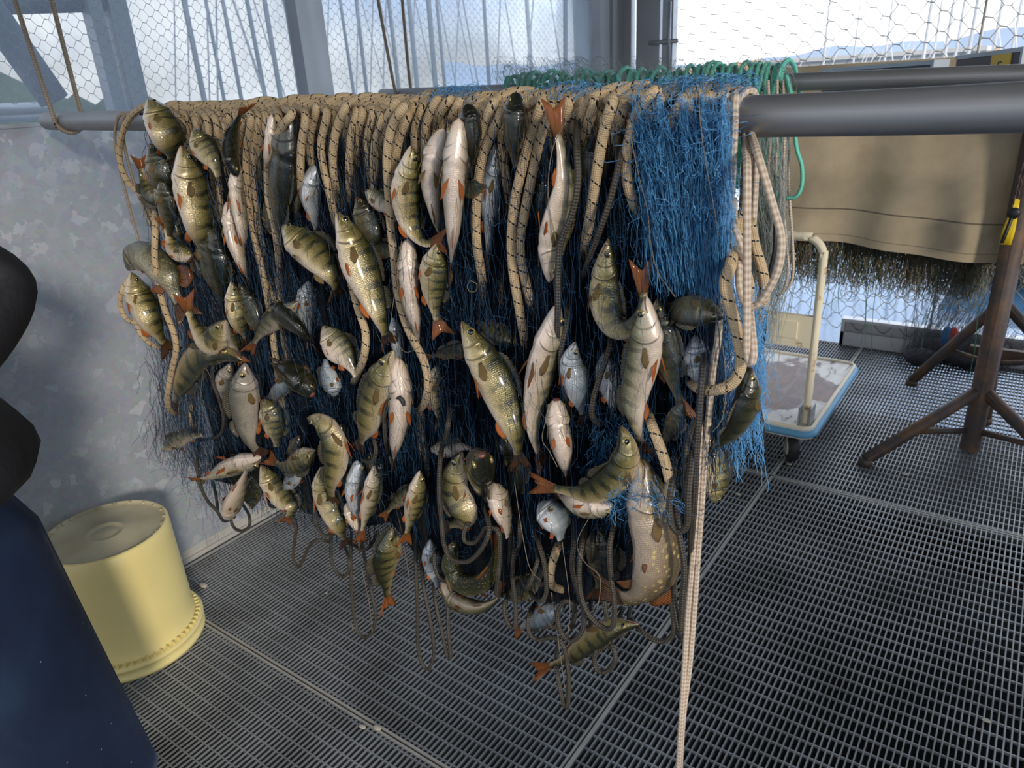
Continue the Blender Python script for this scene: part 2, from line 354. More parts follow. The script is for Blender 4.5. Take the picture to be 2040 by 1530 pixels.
M['net'] = plain('lit_blue_monofilament', (.10, .32, .60), .35, 0, .35, 30, Specular_IOR_Level=.6)  # the blue net where light reaches it, brightness put into the colour
M['netshade'] = plain('shaded_blue_monofilament', (.018, .055, .115), .3, 0, .5, 30)  # same blue net, shade among fish and ropes put into the colour
M['netdeepshade'] = plain('deep_shaded_blue_monofilament', (.005, .013, .028), .35, 0, .5, 30)  # same blue net again, deep shade of the inner bundle painted in
M['fuzz'] = plain('grey_green_monofilament', (.30, .33, .31), .5)
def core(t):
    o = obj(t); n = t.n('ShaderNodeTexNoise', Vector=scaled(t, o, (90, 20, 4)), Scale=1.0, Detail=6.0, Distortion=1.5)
    c = t.ramp(n, [(.35, (.002, .0025, .004)), (.6, (.005, .009, .016)), (.8, (.014, .028, .05))])  # near-black tones paint the deep shade inside the bunched net
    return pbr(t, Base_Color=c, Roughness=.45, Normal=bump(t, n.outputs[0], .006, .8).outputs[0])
M['core'] = material('shaded_bunched_net', core)
# ------------------------------------------------------------------ setting: floor grating, lake, walls
XW = -1.497 * H; XS = -.4535 * H; YB = 2.88 * H
PX, PY = .0098 * H, .0286 * H
def panel(x0, x1, y0, y1):
    b = MB(); e = .0035
    nx = int(round((x1 - x0 - .02) / PX)); xs = np.linspace(x0 + .012, x1 - .008, nx)
    for x in xs: b.box((x - .0019, y0 + .006, -.030), (x + .0019, y1 - .006, 0))
    ny = int(round((y1 - y0) / PY)); ys = np.linspace(y0 + .02, y1 - .02, ny)
    for y in ys: b.box((x0 + .004, y - .0019, -.009), (x1 - .004, y + .0019, -.0012))
    o = b.make('floor', M['grate'], None, False, kind='structure')
    f = MB(); f.box((x0 + e - .001, y0 + e, -.034), (x0 + e + .010, y1 - e, .001)).box((x1 - e - .004, y0 + e, -.034), (x1 - e, y1 - e, .0005))
    f.box((x0 + e, y0 + e, -.034), (x1 - e, y0 + e + .006, .0008)).box((x0 + e, y1 - e - .006, -.034), (x1 - e, y1 - e, .0008))
    f.make('trim_1', M['seam'], None, False, kind='structure')
ys = [-.57 * H, .589 * H, 1.757 * H, YB + .05]
for xa, xb in ((XW + .02, XS), (XS, .60 * H), (.60 * H, 1.65 * H)):
    for ya, yb in zip(ys[:-1], ys[1:]): panel(xa, xb, ya, yb)
for i, xx in enumerate((XW + .9, XS, .60 * H)):          # joists under the grating
    MB().box((xx - .03, -1.0, -.20), (xx + .03, YB, -.036)).make('trim_%d' % (i + 2), M['rusty'], None, False, kind='structure')
for i, yy in enumerate((.589 * H, 1.757 * H)):
    MB().box((XW, yy - .03, -.20), (1.65 * H, yy + .03, -.036)).make('trim_%d' % (i + 5), M['rusty'], None, False, kind='structure')
MB().box((-400, -60, -.72), (400, 600, -.70)).make('lake', M['water'], None, False, label='lake water beyond and under the grating platform', cat='water', kind='stuff')
MB().box((XW - .3, -1.0, -.46), (2.6, YB, -.42)).make('trim_20', plain('added_dark_plate', (.012, .012, .011), .9, 0, .5, 6), None, False, kind='structure')  # added dark plate, makes the grating holes read as dark
ZT = H - .0175 * H
MB().box((XW - .006, -1.2, -.02), (XW, YB + .05, ZT)).make('wall_left', M['galv'], None, False, kind='structure')
MB().box((XW, -1.2, .001), (XW + .012, YB, .018)).box((XW, -1.2, .018), (XW + .004, YB, .05)).make('baseboard_left', M['seam'], None, False, kind='structure')
MB().box((2.62, -1.0, -.02), (2.626, YB, 1.5)).make('added_wall_right', M['galv'], None, False, kind='structure')  # added wall out of view, keeps the low sun off the floor
MB().box((XW - .2, -1.0, 2.80), (2.7, YB + .1, 2.86)).make('added_roof', plain('added_roof_underside', (.26, .255, .24), .7), None, False, kind='structure')  # added roof out of view, cuts the light from above
w1 = MB().box((XW - .012, -1.2, ZT + .004), (XW - .006, YB - .22, 2.795)).make('window_1', M['glass'], None, False, kind='structure')
rl = MB().box((XW - .03, -1.2, ZT - .004), (XW + .004, YB - .2, ZT + .006)).make('trim_7', M['alu'], None, False, kind='structure')
def post(n, x0, x1, y0, y1, z0=ZT, z1=2.795):
    MB().box((x0, y0, z0), (x1, y1, z1)).make('trim_%d' % n, M['alu'], None, False, kind='structure')
post(8, XW - .02, XW + .045, 1.245 * H, 1.325 * H)
for k, (pa, wd_) in enumerate(((196, .05), (236, .07))):      # framing outside the pane, further left
    q = atx(pa, 100, XW - .55); post(9 + k, XW - .60, XW - .54, q[1], q[1] + wd_, -.2)
outm = plain('outer_frame_paint', (.13, .17, .22), .6)
MB().tube([atx(-35, 0, XW - .6), atx(30, 90, XW - .6), atx(108, 200, XW - .6)], .055, 8).tube([atx(-60, 8, XW - .6), atx(240, 2, XW - .6)], .035, 8).make('brace_frame', outm, None, label='dark slanting frame brace outside the leftmost window pane', cat='frame')
MB().tube([atx(-200, 228, XW - .9), atx(90, 214, XW - .9)], .022, 8).tube([atx(-200, 246, XW - .9), atx(90, 230, XW - .9)], .016, 8).make('outer_rail', M['alu'], None, label='pale horizontal rail outside the leftmost window pane', cat='rail')
post(11, XW - .02, XW + .05, YB - .31, YB - .19)
post(12, XW + .02, XW + .06, YB - .17, YB - .02, 0)
post(13, XW - .0, XW + .11, YB - .02, YB + .04, -.2)
post(14, XW + .14, XW + .30, YB - .01, YB + .03, 0)
post(15, XW + .33, XW + .40, YB - .04, YB + .03, 0)
MB().box((XW + .25, YB - .06, H + .19), (XW + .44, YB - .04, H + .215)).tube([(XW + .385, YB - .06, H + .02), (XW + .385, YB - .06, H + .42)], .012).make('gate_latch', M['alu'], None, label='small aluminium gate latch on the far corner post', cat='latch')
bm = MB(); yb = YB + .02                                   # kick rail along the foot of the fence
x0, x1 = XS - .13, 1.65 * H
bm.box((x0, yb, .0), (x1, yb + .05, .035)).box((x0, yb, .035), (x1, yb + .008, .085)).box((x0, yb + .05, .035), (x1, yb + .06, .155)).box((x0, yb - .004, .150), (x1, yb + .06, .170)).box((x0, yb, .0), (x0 + .02, yb + .06, .16))
bm.make('baseboard_back', brushed('pale_channel', (.66, .67, .69), .5, .3), None, False, kind='structure')
def hexwire(org, ux, uz, wid, hgt, cw, ch, r, name, **k):
    b = MB(); org, ux, uz = map(np.array, (org, ux, uz)); nx = int(wid / cw) + 1; nz = int(hgt / ch) + 1
    tw = cw * .22
    for i in range(nx):
        for j in range(nz):
            cx_ = i * cw + (cw / 2 if j % 2 else 0); cz = j * ch
            if cx_ > wid or cz > hgt: continue
            j1, j2, j3 = (rng.uniform(-.05, .05, 3) * cw)
            a = org + ux * (cx_ - tw / 2) + uz * (cz + ch * .06); c = org + ux * (cx_ + tw / 2) + uz * (cz - ch * .06)
            b.tube([a, c], r * 1.5, 4, False)
            for sx in (-1, 1):
                p0 = a if sx < 0 else c
                p2 = org + ux * (cx_ + sx * (cw / 2 - tw / 2)) + uz * (cz + ch - sx * -1 * ch * .06 * 1)
                pm = (p0 + p2) / 2 + ux * j1 * .3
                b.tube([p0, pm, p2], r, 4, False)
    return b.make(name, M['wire'], None, **k)
hexwire((XW + .42, YB + .045, .10), (1, 0, 0), (0, 0, 1), 4.2, 2.6, .135, .046 * 1.02, .0018, 'wire_fence', label='hexagonal wire mesh fence along the far side over the lake', cat='fence', kind='structure')
hexwire((XW - .055, -1.0, ZT + .06), (0, 1, 0), (0, 0, 1), YB + .75, 1.22, .050, .0185, .0007, 'wire_fence', label='hexagonal wire mesh behind the dusty left window panes', cat='fence', kind='structure')
for xx in (-.38, .62, 1.7): MB().tube([(xx, YB + .045, .1), (xx, YB + .045, 2.9)], .006, 6).make('fence_wire', M['wire'], None, label='upright wire post of the fence at %s' % {-.38: 'its left', .62: 'its middle', 1.7: 'its right'}[xx], cat='wire')
# ------------------------------------------------------------------ bars
def barz(X): return H + float(np.interp(X, [-2.3025, -1.2, -.60, -.3046, -.15, -.0266, .9], [-.0184, -.0352, -.0446, -.0484, -.0474, -.0452, -.030]))
BR = .0236
def pipe(name, a, b, r, P=None, **k):
    o = MB(); n = 24
    if P is not None: return o.tube(P, [r - .003, r - .0012, r] + [r] * (len(P) - 3), 48).make(name, M['steel'], None, **k)
    a, b = np.array(a), np.array(b)
    d = (b - a) / np.linalg.norm(b - a)
    P = [a + d * q for q in (0, .001, .004)] + [a + (b - a) * i / n for i in range(1, n)] + [b]
    R = [r - .003, r - .0012, r] + [r] * n
    return o.tube(P, R, 48).make(name, M['steel'], None, **k)
xl, xr = -1.44 * H, .9
pipe('net_bar', None, None, BR, P=[(x_, BA + BB * x_, barz(x_)) for x_ in [xl, xl + .001, xl + .004] + list(np.linspace(xl + .05, xr, 60))], label='front brushed steel pipe carrying the blue net full of fish', cat='pipe')
B2 = lambda X: (np.array([X, 1.459 * H + (X / H + 1.44) * -.0496 * H, H - (X / H + 1.44) * .0161 * H - .004]))
pipe('net_bar', B2(-1.44 * H), B2(.9), BR, label='second steel pipe behind, carrying green cord', cat='pipe')
# ------------------------------------------------------------------ ropes
def path(pts, d): return np.array([hang(p[0], p[1], d if len(p) < 3 else p[2]) for p in pts])
ROPES = {'cream': [], 'grey': [], 'white': []}
def over(P0px, lay, r, smax=.075):
    X = hang(P0px[0], P0px[1], -.01)[0] + .0; zb = barz(X); Yb = BA + BB * X; R = BR + r + lay
    s = random.uniform(smax * .5, smax)
    return [(X + s * 1.2, Yb + R, zb - .16), (X + s, Yb + R, zb - .03), (X + s * .75, Yb + R * .75, zb + R * .66), (X + s * .3, Yb + R * .1, zb + R), (X - s * .15, Yb - R * .72, zb + R * .62)]
def rope(kind, pts, d, r, top=False, closed=False, lay=0.0):
    P = path(pts, d); n = len(pts)
    if n > 3: P[-1] = hang(*pts[-1][:2], .0); P[-2] = hang(*pts[-2][:2], d * .75)
    else:
        P[-1] = hang(*pts[-1][:2], .0)
        if not top: P[0] = hang(*pts[0][:2], .0)
    if not top and n > 3: P[0] = hang(*pts[0][:2], .0); P[1] = hang(*pts[1][:2], d * .85)
    if top: P = np.vstack([over(pts[0], lay, r, .012 if kind == 'white' else (.03 if pts[0][0] > 1320 else .075)), P[1:]])
    jit = rng.normal(0, .0006, P.shape); P = P + jit
    ROPES[kind].append((pts[0][0], spline(P, step=.009), r, top, pts))
RC = .0071
CR = [  # cream float line: (points in the hanging plane, distance in front, over the bar?)
 ([(372,214),(362,245),(354,314),(343,358),(330,400)],.055,1),([(392,212),(378,250),(376,300),(380,360)],.036,1),([(412,212),(392,250),(391,320),(398,380)],.040,1),
 ([(430,212),(413,240),(418,300),(425,360),(436,420),(450,480),(466,540),(478,590)],.048,1),([(448,212),(432,245),(433,330),(440,400),(455,460),(476,530),(490,580)],.052,1),
 ([(466,210),(446,245),(452,330),(465,390),(480,430)],.042,1),([(500,212),(484,240),(478,285),(480,340)],.040,1),
 ([(520,205),(500,235),(490,300),(492,370),(502,440),(510,490),(525,551),(536,620),(545,680),(553,740),(558,790),(568,822),(580,835)],.060,1),
 ([(540,206),(515,240),(505,300),(508,380),(516,450),(528,520),(540,590)],.050,1),([(560,207),(530,240),(519,300),(520,370),(536,430)],.042,1),
 ([(585,208),(555,235),(536,280),(532,340),(536,400),(547,460),(556,520),(563,590)],.075,1),([(545,480),(552,540),(560,600),(566,672),(575,720),(582,760)],.045,0),
 ([(603,210),(582,225),(561,255),(549,300),(540,340)],.105,1),([(625,208),(608,230),(602,290),(598,350),(593,400),(591,450)],.085,1),([(662,198),(632,215),(619,270),(618,310),(627,360),(634,400)],.055,1),
 ([(677,200),(652,225),(641,290),(646,340),(656,380),(668,440),(680,480)],.062,1),([(722,193),(690,212),(672,255),(662,310),(668,370),(680,425)],.066,1),([(742,197),(710,225),(698,280),(696,360),(700,420)],.048,1),
 ([(757,198),(724,225),(709,290),(715,370)],.044,1),([(773,200),(745,225),(733,280),(738,340),(742,380)],.044,1),([(788,203),(760,235),(746,290),(745,360),(752,430),(760,490)],.052,1),
 ([(826,187),(790,205),(768,240),(760,290),(768,330)],.048,1),
 ([(848,190),(805,215),(782,250),(772,310),(773,380),(780,450),(785,520),(792,580),(806,638),(826,682),(845,720),(853,765),(843,808),(818,828)],.095,1),
 ([(853,195),(812,230),(794,280),(786,340),(785,420),(792,480)],.072,1),([(867,190),(825,215),(808,260),(802,300)],.045,1),([(882,194),(842,215),(828,260),(830,320),(842,370)],.045,1),
 ([(907,185),(870,200),(848,250),(846,320),(850,370)],.050,1),([(932,187),(895,200),(872,235),(862,275)],.055,1),([(952,190),(915,203),(900,232),(892,260)],.050,1),
 ([(1012,190),(985,205),(970,240),(955,285),(936,335),(928,370)],.085,1),([(1022,194),(998,225),(978,268),(962,310),(952,360),(946,430),(950,490),(958,550),(967,630)],.085,1),
 ([(1037,195),(1005,225),(998,275),(1004,330),(1012,380),(1017,430)],.050,1),
 ([(1102,184),(1078,205),(1060,256),(1043,325),(1028,393),(1018,462),(1021,530),(1033,605),(1044,670),(1050,735)],.080,1),
 ([(1112,192),(1090,225),(1074,290),(1060,352),(1046,421),(1036,489),(1043,550),(1057,600),(1074,660)],.070,1),([(1077,190),(1055,205),(1046,235)],.045,1),
 ([(1162,188),(1135,205),(1125,250),(1120,300)],.045,1),([(1192,186),(1165,205),(1153,260),(1155,320)],.045,1),([(1212,184),(1185,205),(1172,250),(1165,310)],.060,1),
 ([(1252,179),(1222,200),(1203,260),(1190,330),(1178,407),(1166,476),(1156,550)],.085,1),([(1267,187),(1240,215),(1228,270),(1222,330)],.055,1),
 ([(1337,171),(1305,182),(1275,215),(1256,265),(1247,320),(1252,370),(1268,415),(1285,455)],.070,1),([(1347,180),(1310,200),(1288,240),(1277,300),(1280,340)],.050,1),
 ([(1392,176),(1355,205),(1330,260),(1315,335),(1313,400),(1327,452),(1355,492)],.060,1),([(1402,188),(1370,215),(1352,270),(1345,330)],.045,1),([(1440,176),(1412,195),(1395,250)],.040,1),
 ([(1462,440),(1456,520),(1446,560),(1452,600),(1464,650),(1476,700),(1475,735),(1455,765),(1420,778),(1385,768),(1360,740)],.10,0),
 ([(1283,800),(1296,840),(1312,885),(1326,930),(1333,975),(1318,1010),(1290,1030),(1262,1028)],.12,0),([(1495,440),(1505,490),(1518,540),(1523,585),(1512,630),(1490,650),(1455,640)],-.02,0),
 ([(835,700),(840,760),(838,820),(840,880),(850,930),(860,970)],.045,0),([(775,860),(778,900),(788,930),(800,948)],.05,0),([(1122,1070),(1108,1100),(1098,1140),(1100,1165),(1122,1175)],.09,0),
 ([(258,552),(243,580),(240,610),(252,635),(272,643),(292,638)],.03,0),([(276,590),(270,630),(280,665),(305,688),(335,696)],.02,0),
 ([(308,380),(310,450),(308,510),(314,560),(328,615),(345,660),(350,695),(341,740),(333,790),(341,820),(362,824)],.12,0),([(390,775),(381,810),(383,845),(398,875)],.05,0),
 ([(692,540),(702,570),(716,617),(728,660),(726,705),(712,745),(699,770)],.12,0),([(1000,500),(998,570),(1000,620)],.03,0),([(930,800),(928,850),(932,905),(936,930)],.03,0),([(870,730),(880,780),(893,820)],.04,0),
 ([(522,560),(533,640),(560,700),(575,760),(578,800)],.035,0),([(1310,360),(1306,420),(1320,470)],.045,0),
 ([(1478,420),(1470,470),(1480,520),(1492,570),(1500,620)],.0,0),([(530,520),(548,600),(560,640)],.05,0)]
for i, (p, d, o) in enumerate(CR): rope('cream', p, d, RC, bool(o), lay=(.006 if d > .055 else .001) * bool(o))
CR0 = [(345,218),(300,205)]
rope('cream', [(345,216),(300,206),(262,232),(241,275),(239,320),(255,362),(282,388),(300,420),(312,470),(312,520)], .05, RC, True, lay=.004)
xx = 352.0
while xx < 1262:                                              # deeper turns seen between the front ones
    yt = 214 - (xx - 350) * .036; e = random.uniform(60, 170); s = random.uniform(-8, 10)
    rope('cream', [(xx + 30, yt), (xx + 6, yt + 26), (xx - 2, yt + 70), (xx - 2 + s, yt + 40 + e)], .026 + RC + .0, RC * .97, True, lay=0.0); xx += random.uniform(11, 17)
RG = .0043
GR = [([(1152,215),(1150,290),(1152,360),(1140,425),(1118,480),(1112,540),(1112,620),(1108,700),(1106,770)],.12),([(1130,560),(1129,640),(1117,700),(1119,755),(1133,810),(1146,860)],.10),([(1162,290),(1172,330),(1170,400),(1168,450)],.07),
 ([(1245,250),(1235,320),(1214,400),(1192,465),(1165,540),(1150,590)],.095),([(1225,620),(1216,690),(1200,740),(1184,785),(1181,825),(1194,845),(1208,836)],.10),
 ([(440,650),(430,700),(423,755),(438,800),(445,840),(435,868),(400,878)],.11),([(400,690),(410,730),(422,760)],.10),([(397,870),(393,920),(397,960),(412,995),(432,1018),(445,1038),(458,1036)],.10),
 ([(470,1000),(460,1030),(466,1050),(482,1058),(496,1048),(496,1025),(484,1005)],.06),([(424,960),(430,990),(433,1015)],.06),
 ([(565,1010),(580,1022),(589,1050),(585,1090),(586,1118),(594,1129),(604,1115),(614,1092),(628,1077),(645,1076),(660,1080)],.06),([(628,960),(627,1010),(630,1045),(645,1068),(662,1062),(670,1040)],.10),
 ([(660,1060),(661,1115),(672,1140),(686,1148),(696,1130),(692,1105),(682,1080)],.05),([(700,1060),(699,1110),(702,1190),(709,1245),(722,1268),(740,1262),(749,1228),(741,1188),(727,1120),(722,1080)],.04),
 ([(826,1040),(829,1130),(831,1210),(834,1290),(844,1328),(856,1330),(865,1295),(856,1230),(845,1170),(836,1090)],.05),([(862,1160),(870,1210),(880,1260),(890,1305),(898,1308),(893,1270),(891,1220),(893,1180)],.03),
 ([(888,850),(877,910),(874,980),(880,1040),(885,1085),(900,1113),(933,1119),(960,1093),(973,1058),(968,1020),(960,980)],.13),
 ([(957,1018),(935,1040),(923,1060),(927,1078),(943,1082),(957,1068),(968,1052),(985,1052),(995,1062),(996,1100),(992,1150),(990,1185),(1005,1183)],.12),
 ([(885,1088),(868,1100),(864,1120),(872,1145),(888,1156),(899,1140),(897,1118),(890,1105)],.10),([(1060,1040),(1072,1080),(1084,1120),(1090,1165),(1086,1190),(1074,1198),(1060,1185),(1050,1165)],.10),
 ([(1070,1080),(1072,1110),(1062,1145),(1050,1170),(1042,1150),(1052,1132)],.11),([(1030,1050),(1024,1100),(1022,1150),(1027,1210),(1026,1250),(1012,1240),(1005,1215),(1010,1190),(1030,1180)],.08),
 ([(1035,1000),(1036,1060),(1030,1120)],.09),([(1146,1020),(1144,1080),(1142,1135),(1152,1185),(1164,1220),(1160,1258),(1138,1277),(1117,1258),(1110,1225),(1122,1200),(1140,1202),(1145,1222),(1139,1250)],.11),
 ([(1175,1025),(1160,1080),(1154,1140),(1158,1190),(1175,1228),(1202,1252),(1219,1246),(1225,1205),(1218,1150),(1216,1090),(1226,1040),(1233,1010)],.125),([(1186,1030),(1182,1090),(1178,1140)],.09),
 ([(1070,1195),(1054,1225),(1053,1255),(1068,1274),(1102,1270),(1123,1285),(1131,1340),(1132,1400),(1126,1408),(1116,1375),(1108,1325),(1112,1280)],.08),
 ([(1190,1240),(1192,1280),(1183,1310),(1188,1332),(1203,1339),(1220,1326),(1224,1300),(1212,1272),(1206,1240)],.07),([(1178,1200),(1176,1250),(1165,1280),(1140,1292)],.06),
 ([(1255,1228),(1270,1250),(1295,1270),(1320,1277),(1340,1262),(1340,1220),(1330,1165),(1326,1120)],.06),([(1345,1120),(1342,1180),(1348,1240),(1356,1255),(1360,1200),(1362,1130),(1352,1060),(1345,1000),(1350,940)],.13),
 ([(1350,880),(1340,950),(1333,1010),(1338,1048),(1354,1060),(1369,1045),(1372,980),(1378,900),(1388,820)],.14),([(1402,660),(1398,740),(1392,820),(1388,900),(1383,1000),(1378,1080),(1374,1160)],.11),
 ([(1348,1258),(1360,1278),(1372,1290)],.05),([(1240,1210),(1225,1260),(1235,1268),(1250,1250),(1255,1210)],.05),([(722,860),(742,870),(751,895),(742,918),(722,915),(714,895)],.10),
 ([(778,920),(770,880),(767,830),(775,800),(790,791),(803,800),(806,840),(808,880)],.12),([(1020,620),(1030,700),(1035,780),(1042,850)],.05),([(982,830),(990,880),(1004,930),(1010,960)],.05),([(900,790),(893,850),(880,910)],.12),
 ([(533,985),(536,1005),(548,1010),(558,1000)],.04),([(695,1075),(720,1095),(740,1085),(752,1060)],.08),([(1020,900),(1015,1000),(1018,1080),(1012,1160)],.06),([(1200,1130),(1204,1190),(1212,1250),(1215,1290)],.07),
 ([(985,340),(975,400),(968,470)],.04),([(1395,790),(1372,880),(1366,960),(1362,1040)],.12),([(655,300),(662,350),(672,410)],.035),([(1100,1180),(1092,1230),(1104,1250),(1118,1210)],.07)]
for p, d in GR: rope('grey', p, d, RG)
RW = .0046
WR = [([(1472,186),(1448,195),(1441,250),(1438,330),(1436,400),(1434,470),(1440,520)],.06,1),
 ([(1488,185),(1465,195),(1461,260),(1456,360),(1450,460),(1443,550),(1434,620),(1428,680),(1420,740),(1412,830),(1405,900),(1398,1000),(1390,1100),(1382,1200),(1373,1320),(1362,1430),(1354,1560),(1345,1660),(1338,1750)],.065,1),
 ([(1408,790),(1399,840),(1393,900),(1387,1000),(1380,1100),(1373,1200),(1365,1320),(1357,1430),(1350,1560),(1338,1660),(1326,1742)],.07,0),
 ([(1483,265),(1487,330),(1490,420),(1490,520),(1488,620),(1488,700),(1494,725),(1502,708),(1498,640),(1492,560)],.115,0),
 ([(1496,262),(1508,300),(1524,350),(1541,415),(1554,475),(1553,525),(1535,570),(1508,608),(1488,608),(1474,575),(1470,520),(1466,460)],.09,0),([(1462,400),(1462,450),(1475,490),(1485,530),(1490,575)],.08,0)]
for p, d, o in WR: rope('white', p, d, RW, bool(o), lay=.001)
def ordinal(n): return '%d%s' % (n, 'th' if 10 <= n % 100 <= 20 else {1: 'st', 2: 'nd', 3: 'rd'}.get(n % 10, 'th'))
INFO = {'cream': ('float_line', 'rope', 'cream float line turns over the front bar', 'cream black-flecked rope'), 'grey': ('lead_line', 'rope', 'dark grey lead line loops below the net', 'dark grey braided cord'), 'white': ('braided_cord', 'cord', 'pale braided cords at the right of the net', 'pale braided cord')}
for kind, L in ROPES.items():
    nm, cat, grp, desc = INFO[kind]; L.sort(key=lambda e: e[0]); tops = hangs = 0
    for (x0, P, r, top, pts) in L:
        if top: tops += 1; lb = '%s turn over the front pipe, %s from the left' % (desc, ordinal(tops))
        else: hangs += 1; lb = '%s bight hanging loose below the pipe, %s from the left' % (desc, ordinal(hangs))
        MB().tube(P, r, 10 if kind == 'cream' else 8).make(nm, M[kind], None, label=lb, cat=cat, group=grp)
# ------------------------------------------------------------------ fish
PROF = {'perch': ([0, .012, .03, .06, .10, .15, .22, .30, .40, .50, .60, .70, .80, .88, .94, 1.0], [.05, .12, .20, .33, .47, .63, .83, .97, 1.0, .96, .86, .69, .46, .32, .27, .27],
                  [.06, .20, .30, .40, .48, .55, .60, .63, .62, .57, .48, .37, .25, .17, .12, .07]),
        'pike': ([0, .012, .03, .06, .10, .15, .22, .30, .40, .50, .60, .70, .80, .88, .94, 1.0], [.14, .26, .32, .42, .55, .70, .86, .97, 1.0, 1.0, .98, .92, .66, .42, .34, .34],
                 [.20, .34, .38, .42, .48, .56, .66, .74, .78, .76, .70, .60, .42, .26, .18, .10])}
FISHES = []
def fish(name, cat, label, skin, pts, w, phi, d=.075, fins='finred', prof='perch', tail=True, headonly=False, gape=False):
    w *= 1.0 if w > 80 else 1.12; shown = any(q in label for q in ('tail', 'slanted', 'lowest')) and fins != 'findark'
    if tail and not shown and prof == 'perch': pts = list(pts); pts[-1] = (pts[-1][0], pts[-1][1], max(.048, d - .04))
    ph = math.radians(phi); P = path(pts, d); cen = P.mean(0); dist = (cen - CAM) @ (-RM[:, 2])
    hh = w / F * dist; s_ = abs(math.sin(ph)); ratio = 1.0 if prof == 'pike' else .64
    hh = hh / math.sqrt((1 - s_ ** 2) + (ratio * 1.05) ** 2 * s_ ** 2)
    ctr = spline(P, n=8); L = np.concatenate([[0], np.cumsum(np.linalg.norm(np.diff(ctr, axis=0), axis=1))])
    tl = .17 if tail else 0.0; nb = 46; us = np.linspace(0, 1, nb)
    sp = us * (1 - tl) * L[-1]; Q = np.stack([np.interp(sp, L, ctr[:, i]) for i in range(3)], 1)
    for _ in range(2): Q[1:-1] = (Q[:-2] + 2 * Q[1:-1] + Q[2:]) / 4
    T = np.gradient(Q, axis=0); T /= np.linalg.norm(T, axis=1)[:, None]
    Cc = (CAM - cen) / np.linalg.norm(CAM - cen)
    Cv = Cc[None] - (T @ Cc)[:, None] * T; Cv /= np.linalg.norm(Cv, axis=1)[:, None]; Sv = np.cross(Cv, T)
    D = math.cos(ph) * Sv + math.sin(ph) * Cv; Wv = np.cross(T, D)
    u0, h0, w0 = PROF[prof]; hp = np.interp(us, u0, h0) * hh / 2; wp = np.interp(us, u0, w0) * hh / 2
    gl_ = 1 + .055 * np.exp(-((us - .215) / .04) ** 2) - .045 * np.exp(-((us - .275) / .02) ** 2); p1, p2 = random.uniform(0, 6), random.uniform(0, 6)
    hp = hp * gl_ * (1 + .022 * np.sin(us * 15 + p1)); wp = wp * gl_ * gl_ * (1 + .03 * np.sin(us * 19 + p2)); bel = 1.0 + random.uniform(-.10, .14) * np.exp(-((us - .45) / .16) ** 2)
    g = parent_pt = Q[len(Q) // 3]
    root = empty(name, tuple(g), label=label, cat=cat, group='fish caught in the net')
    m_ = 20; th = np.linspace(-math.pi, math.pi, m_ + 1)
    asym = 1.0
    V = []; U = []
    for i in range(nb):
        c, s2 = np.cos(th), np.sin(th)
        pd = np.where(c > 0, hp[i] * 1.0, hp[i] * bel[i])
        fl = np.abs(s2) ** .9 * np.sign(s2)
        V.append(Q[i] + D[i] * (c * pd)[:, None] + Wv[i] * (fl * wp[i])[:, None]); U.append(np.stack([np.full(m_ + 1, us[i]), np.abs(th) / math.pi], 1))
    V = np.concatenate(V); U = np.concatenate(U); k = m_ + 1
    Fc = [(i * k + j, (i + 1) * k + j, (i + 1) * k + j + 1, i * k + j + 1) for i in range(nb - 1) for j in range(m_)]
    Fc += [tuple(j for j in range(m_)), tuple((nb - 1) * k + j for j in range(m_))[::-1]]
    mk('body', V, Fc, M[skin], root, U)
    def at(u): i = min(nb - 1, max(0, u * (nb - 1))); a = int(i); b_ = min(nb - 1, a + 1); f = i - a; L_ = lambda A: A[a] * (1 - f) + A[b_] * f; return L_(Q), L_(T), L_(D), L_(Wv), L_(hp), L_(wp)
    LB = L[-1] * (1 - tl)
    er = (.031 if prof == 'perch' else .013) * LB; er = min(er, hh * .125)
    ue = .092 if prof == 'perch' else .12
    for sg in (1, -1):
        q, t_, dd, ww, h_, w_ = at(ue); vis = (ww * sg) @ Cc
        if vis < -.35: continue
        e0 = q + dd * h_ * .34 + ww * sg * w_ * .86; A = np.array([t_, dd, ww * sg])
        eye = MB().ball(e0, er, 8, A, (1, 1, .55)).make('eye', M['eye'], root)
        MB().ball(e0 + ww * sg * er * .22, er * .74, 7, A, (1, 1, .62)).make('pupil', M['pupil'], eye)
    if not gape:
        for sg in (1, -1):
            if (Wv[2] * sg) @ Cc > -.3: MB().tube([(lambda a_: a_[0] - a_[2] * a_[4] * (.22 + 2.5 * u_) + a_[3] * sg * a_[5] * (.99 - 1.2 * u_))(at(u_)) for u_ in (.004, .02, .038, .055, .07)], LB * .0038, 5).make('mouth', M['mouth'], root)
    fm = M[fins]
    if tail:
        q, t_, dd, ww, h_, w_ = at(1.0); tlen = L[-1] * tl * (1.15 if prof == 'perch' else 1.0)
        en = ctr[-1]; tdir = en - q; tdir /= np.linalg.norm(tdir) + 1e-9; tdir = tdir * .8 + t_ * .2
        a = np.linspace(-1, 1, 11); sw = .62 + .38 * np.abs(a) ** 1.2
        A_ = np.array([q - t_ * .004 + dd * h_ * x for x in a]); spread = hh * random.uniform(.34, .46)
        B_ = np.array([q + tdir * tlen * (s3 if abs(x) < .98 else .94) + dd * spread * x + ww * random.uniform(-.12, .12) * tlen * .5 for x, s3 in zip(a, sw)])
        MB().sheet(A_, B_, .0022, ww, 5, .0012).make('tail_fin', M['fintail'] if shown else M['findim'], root)
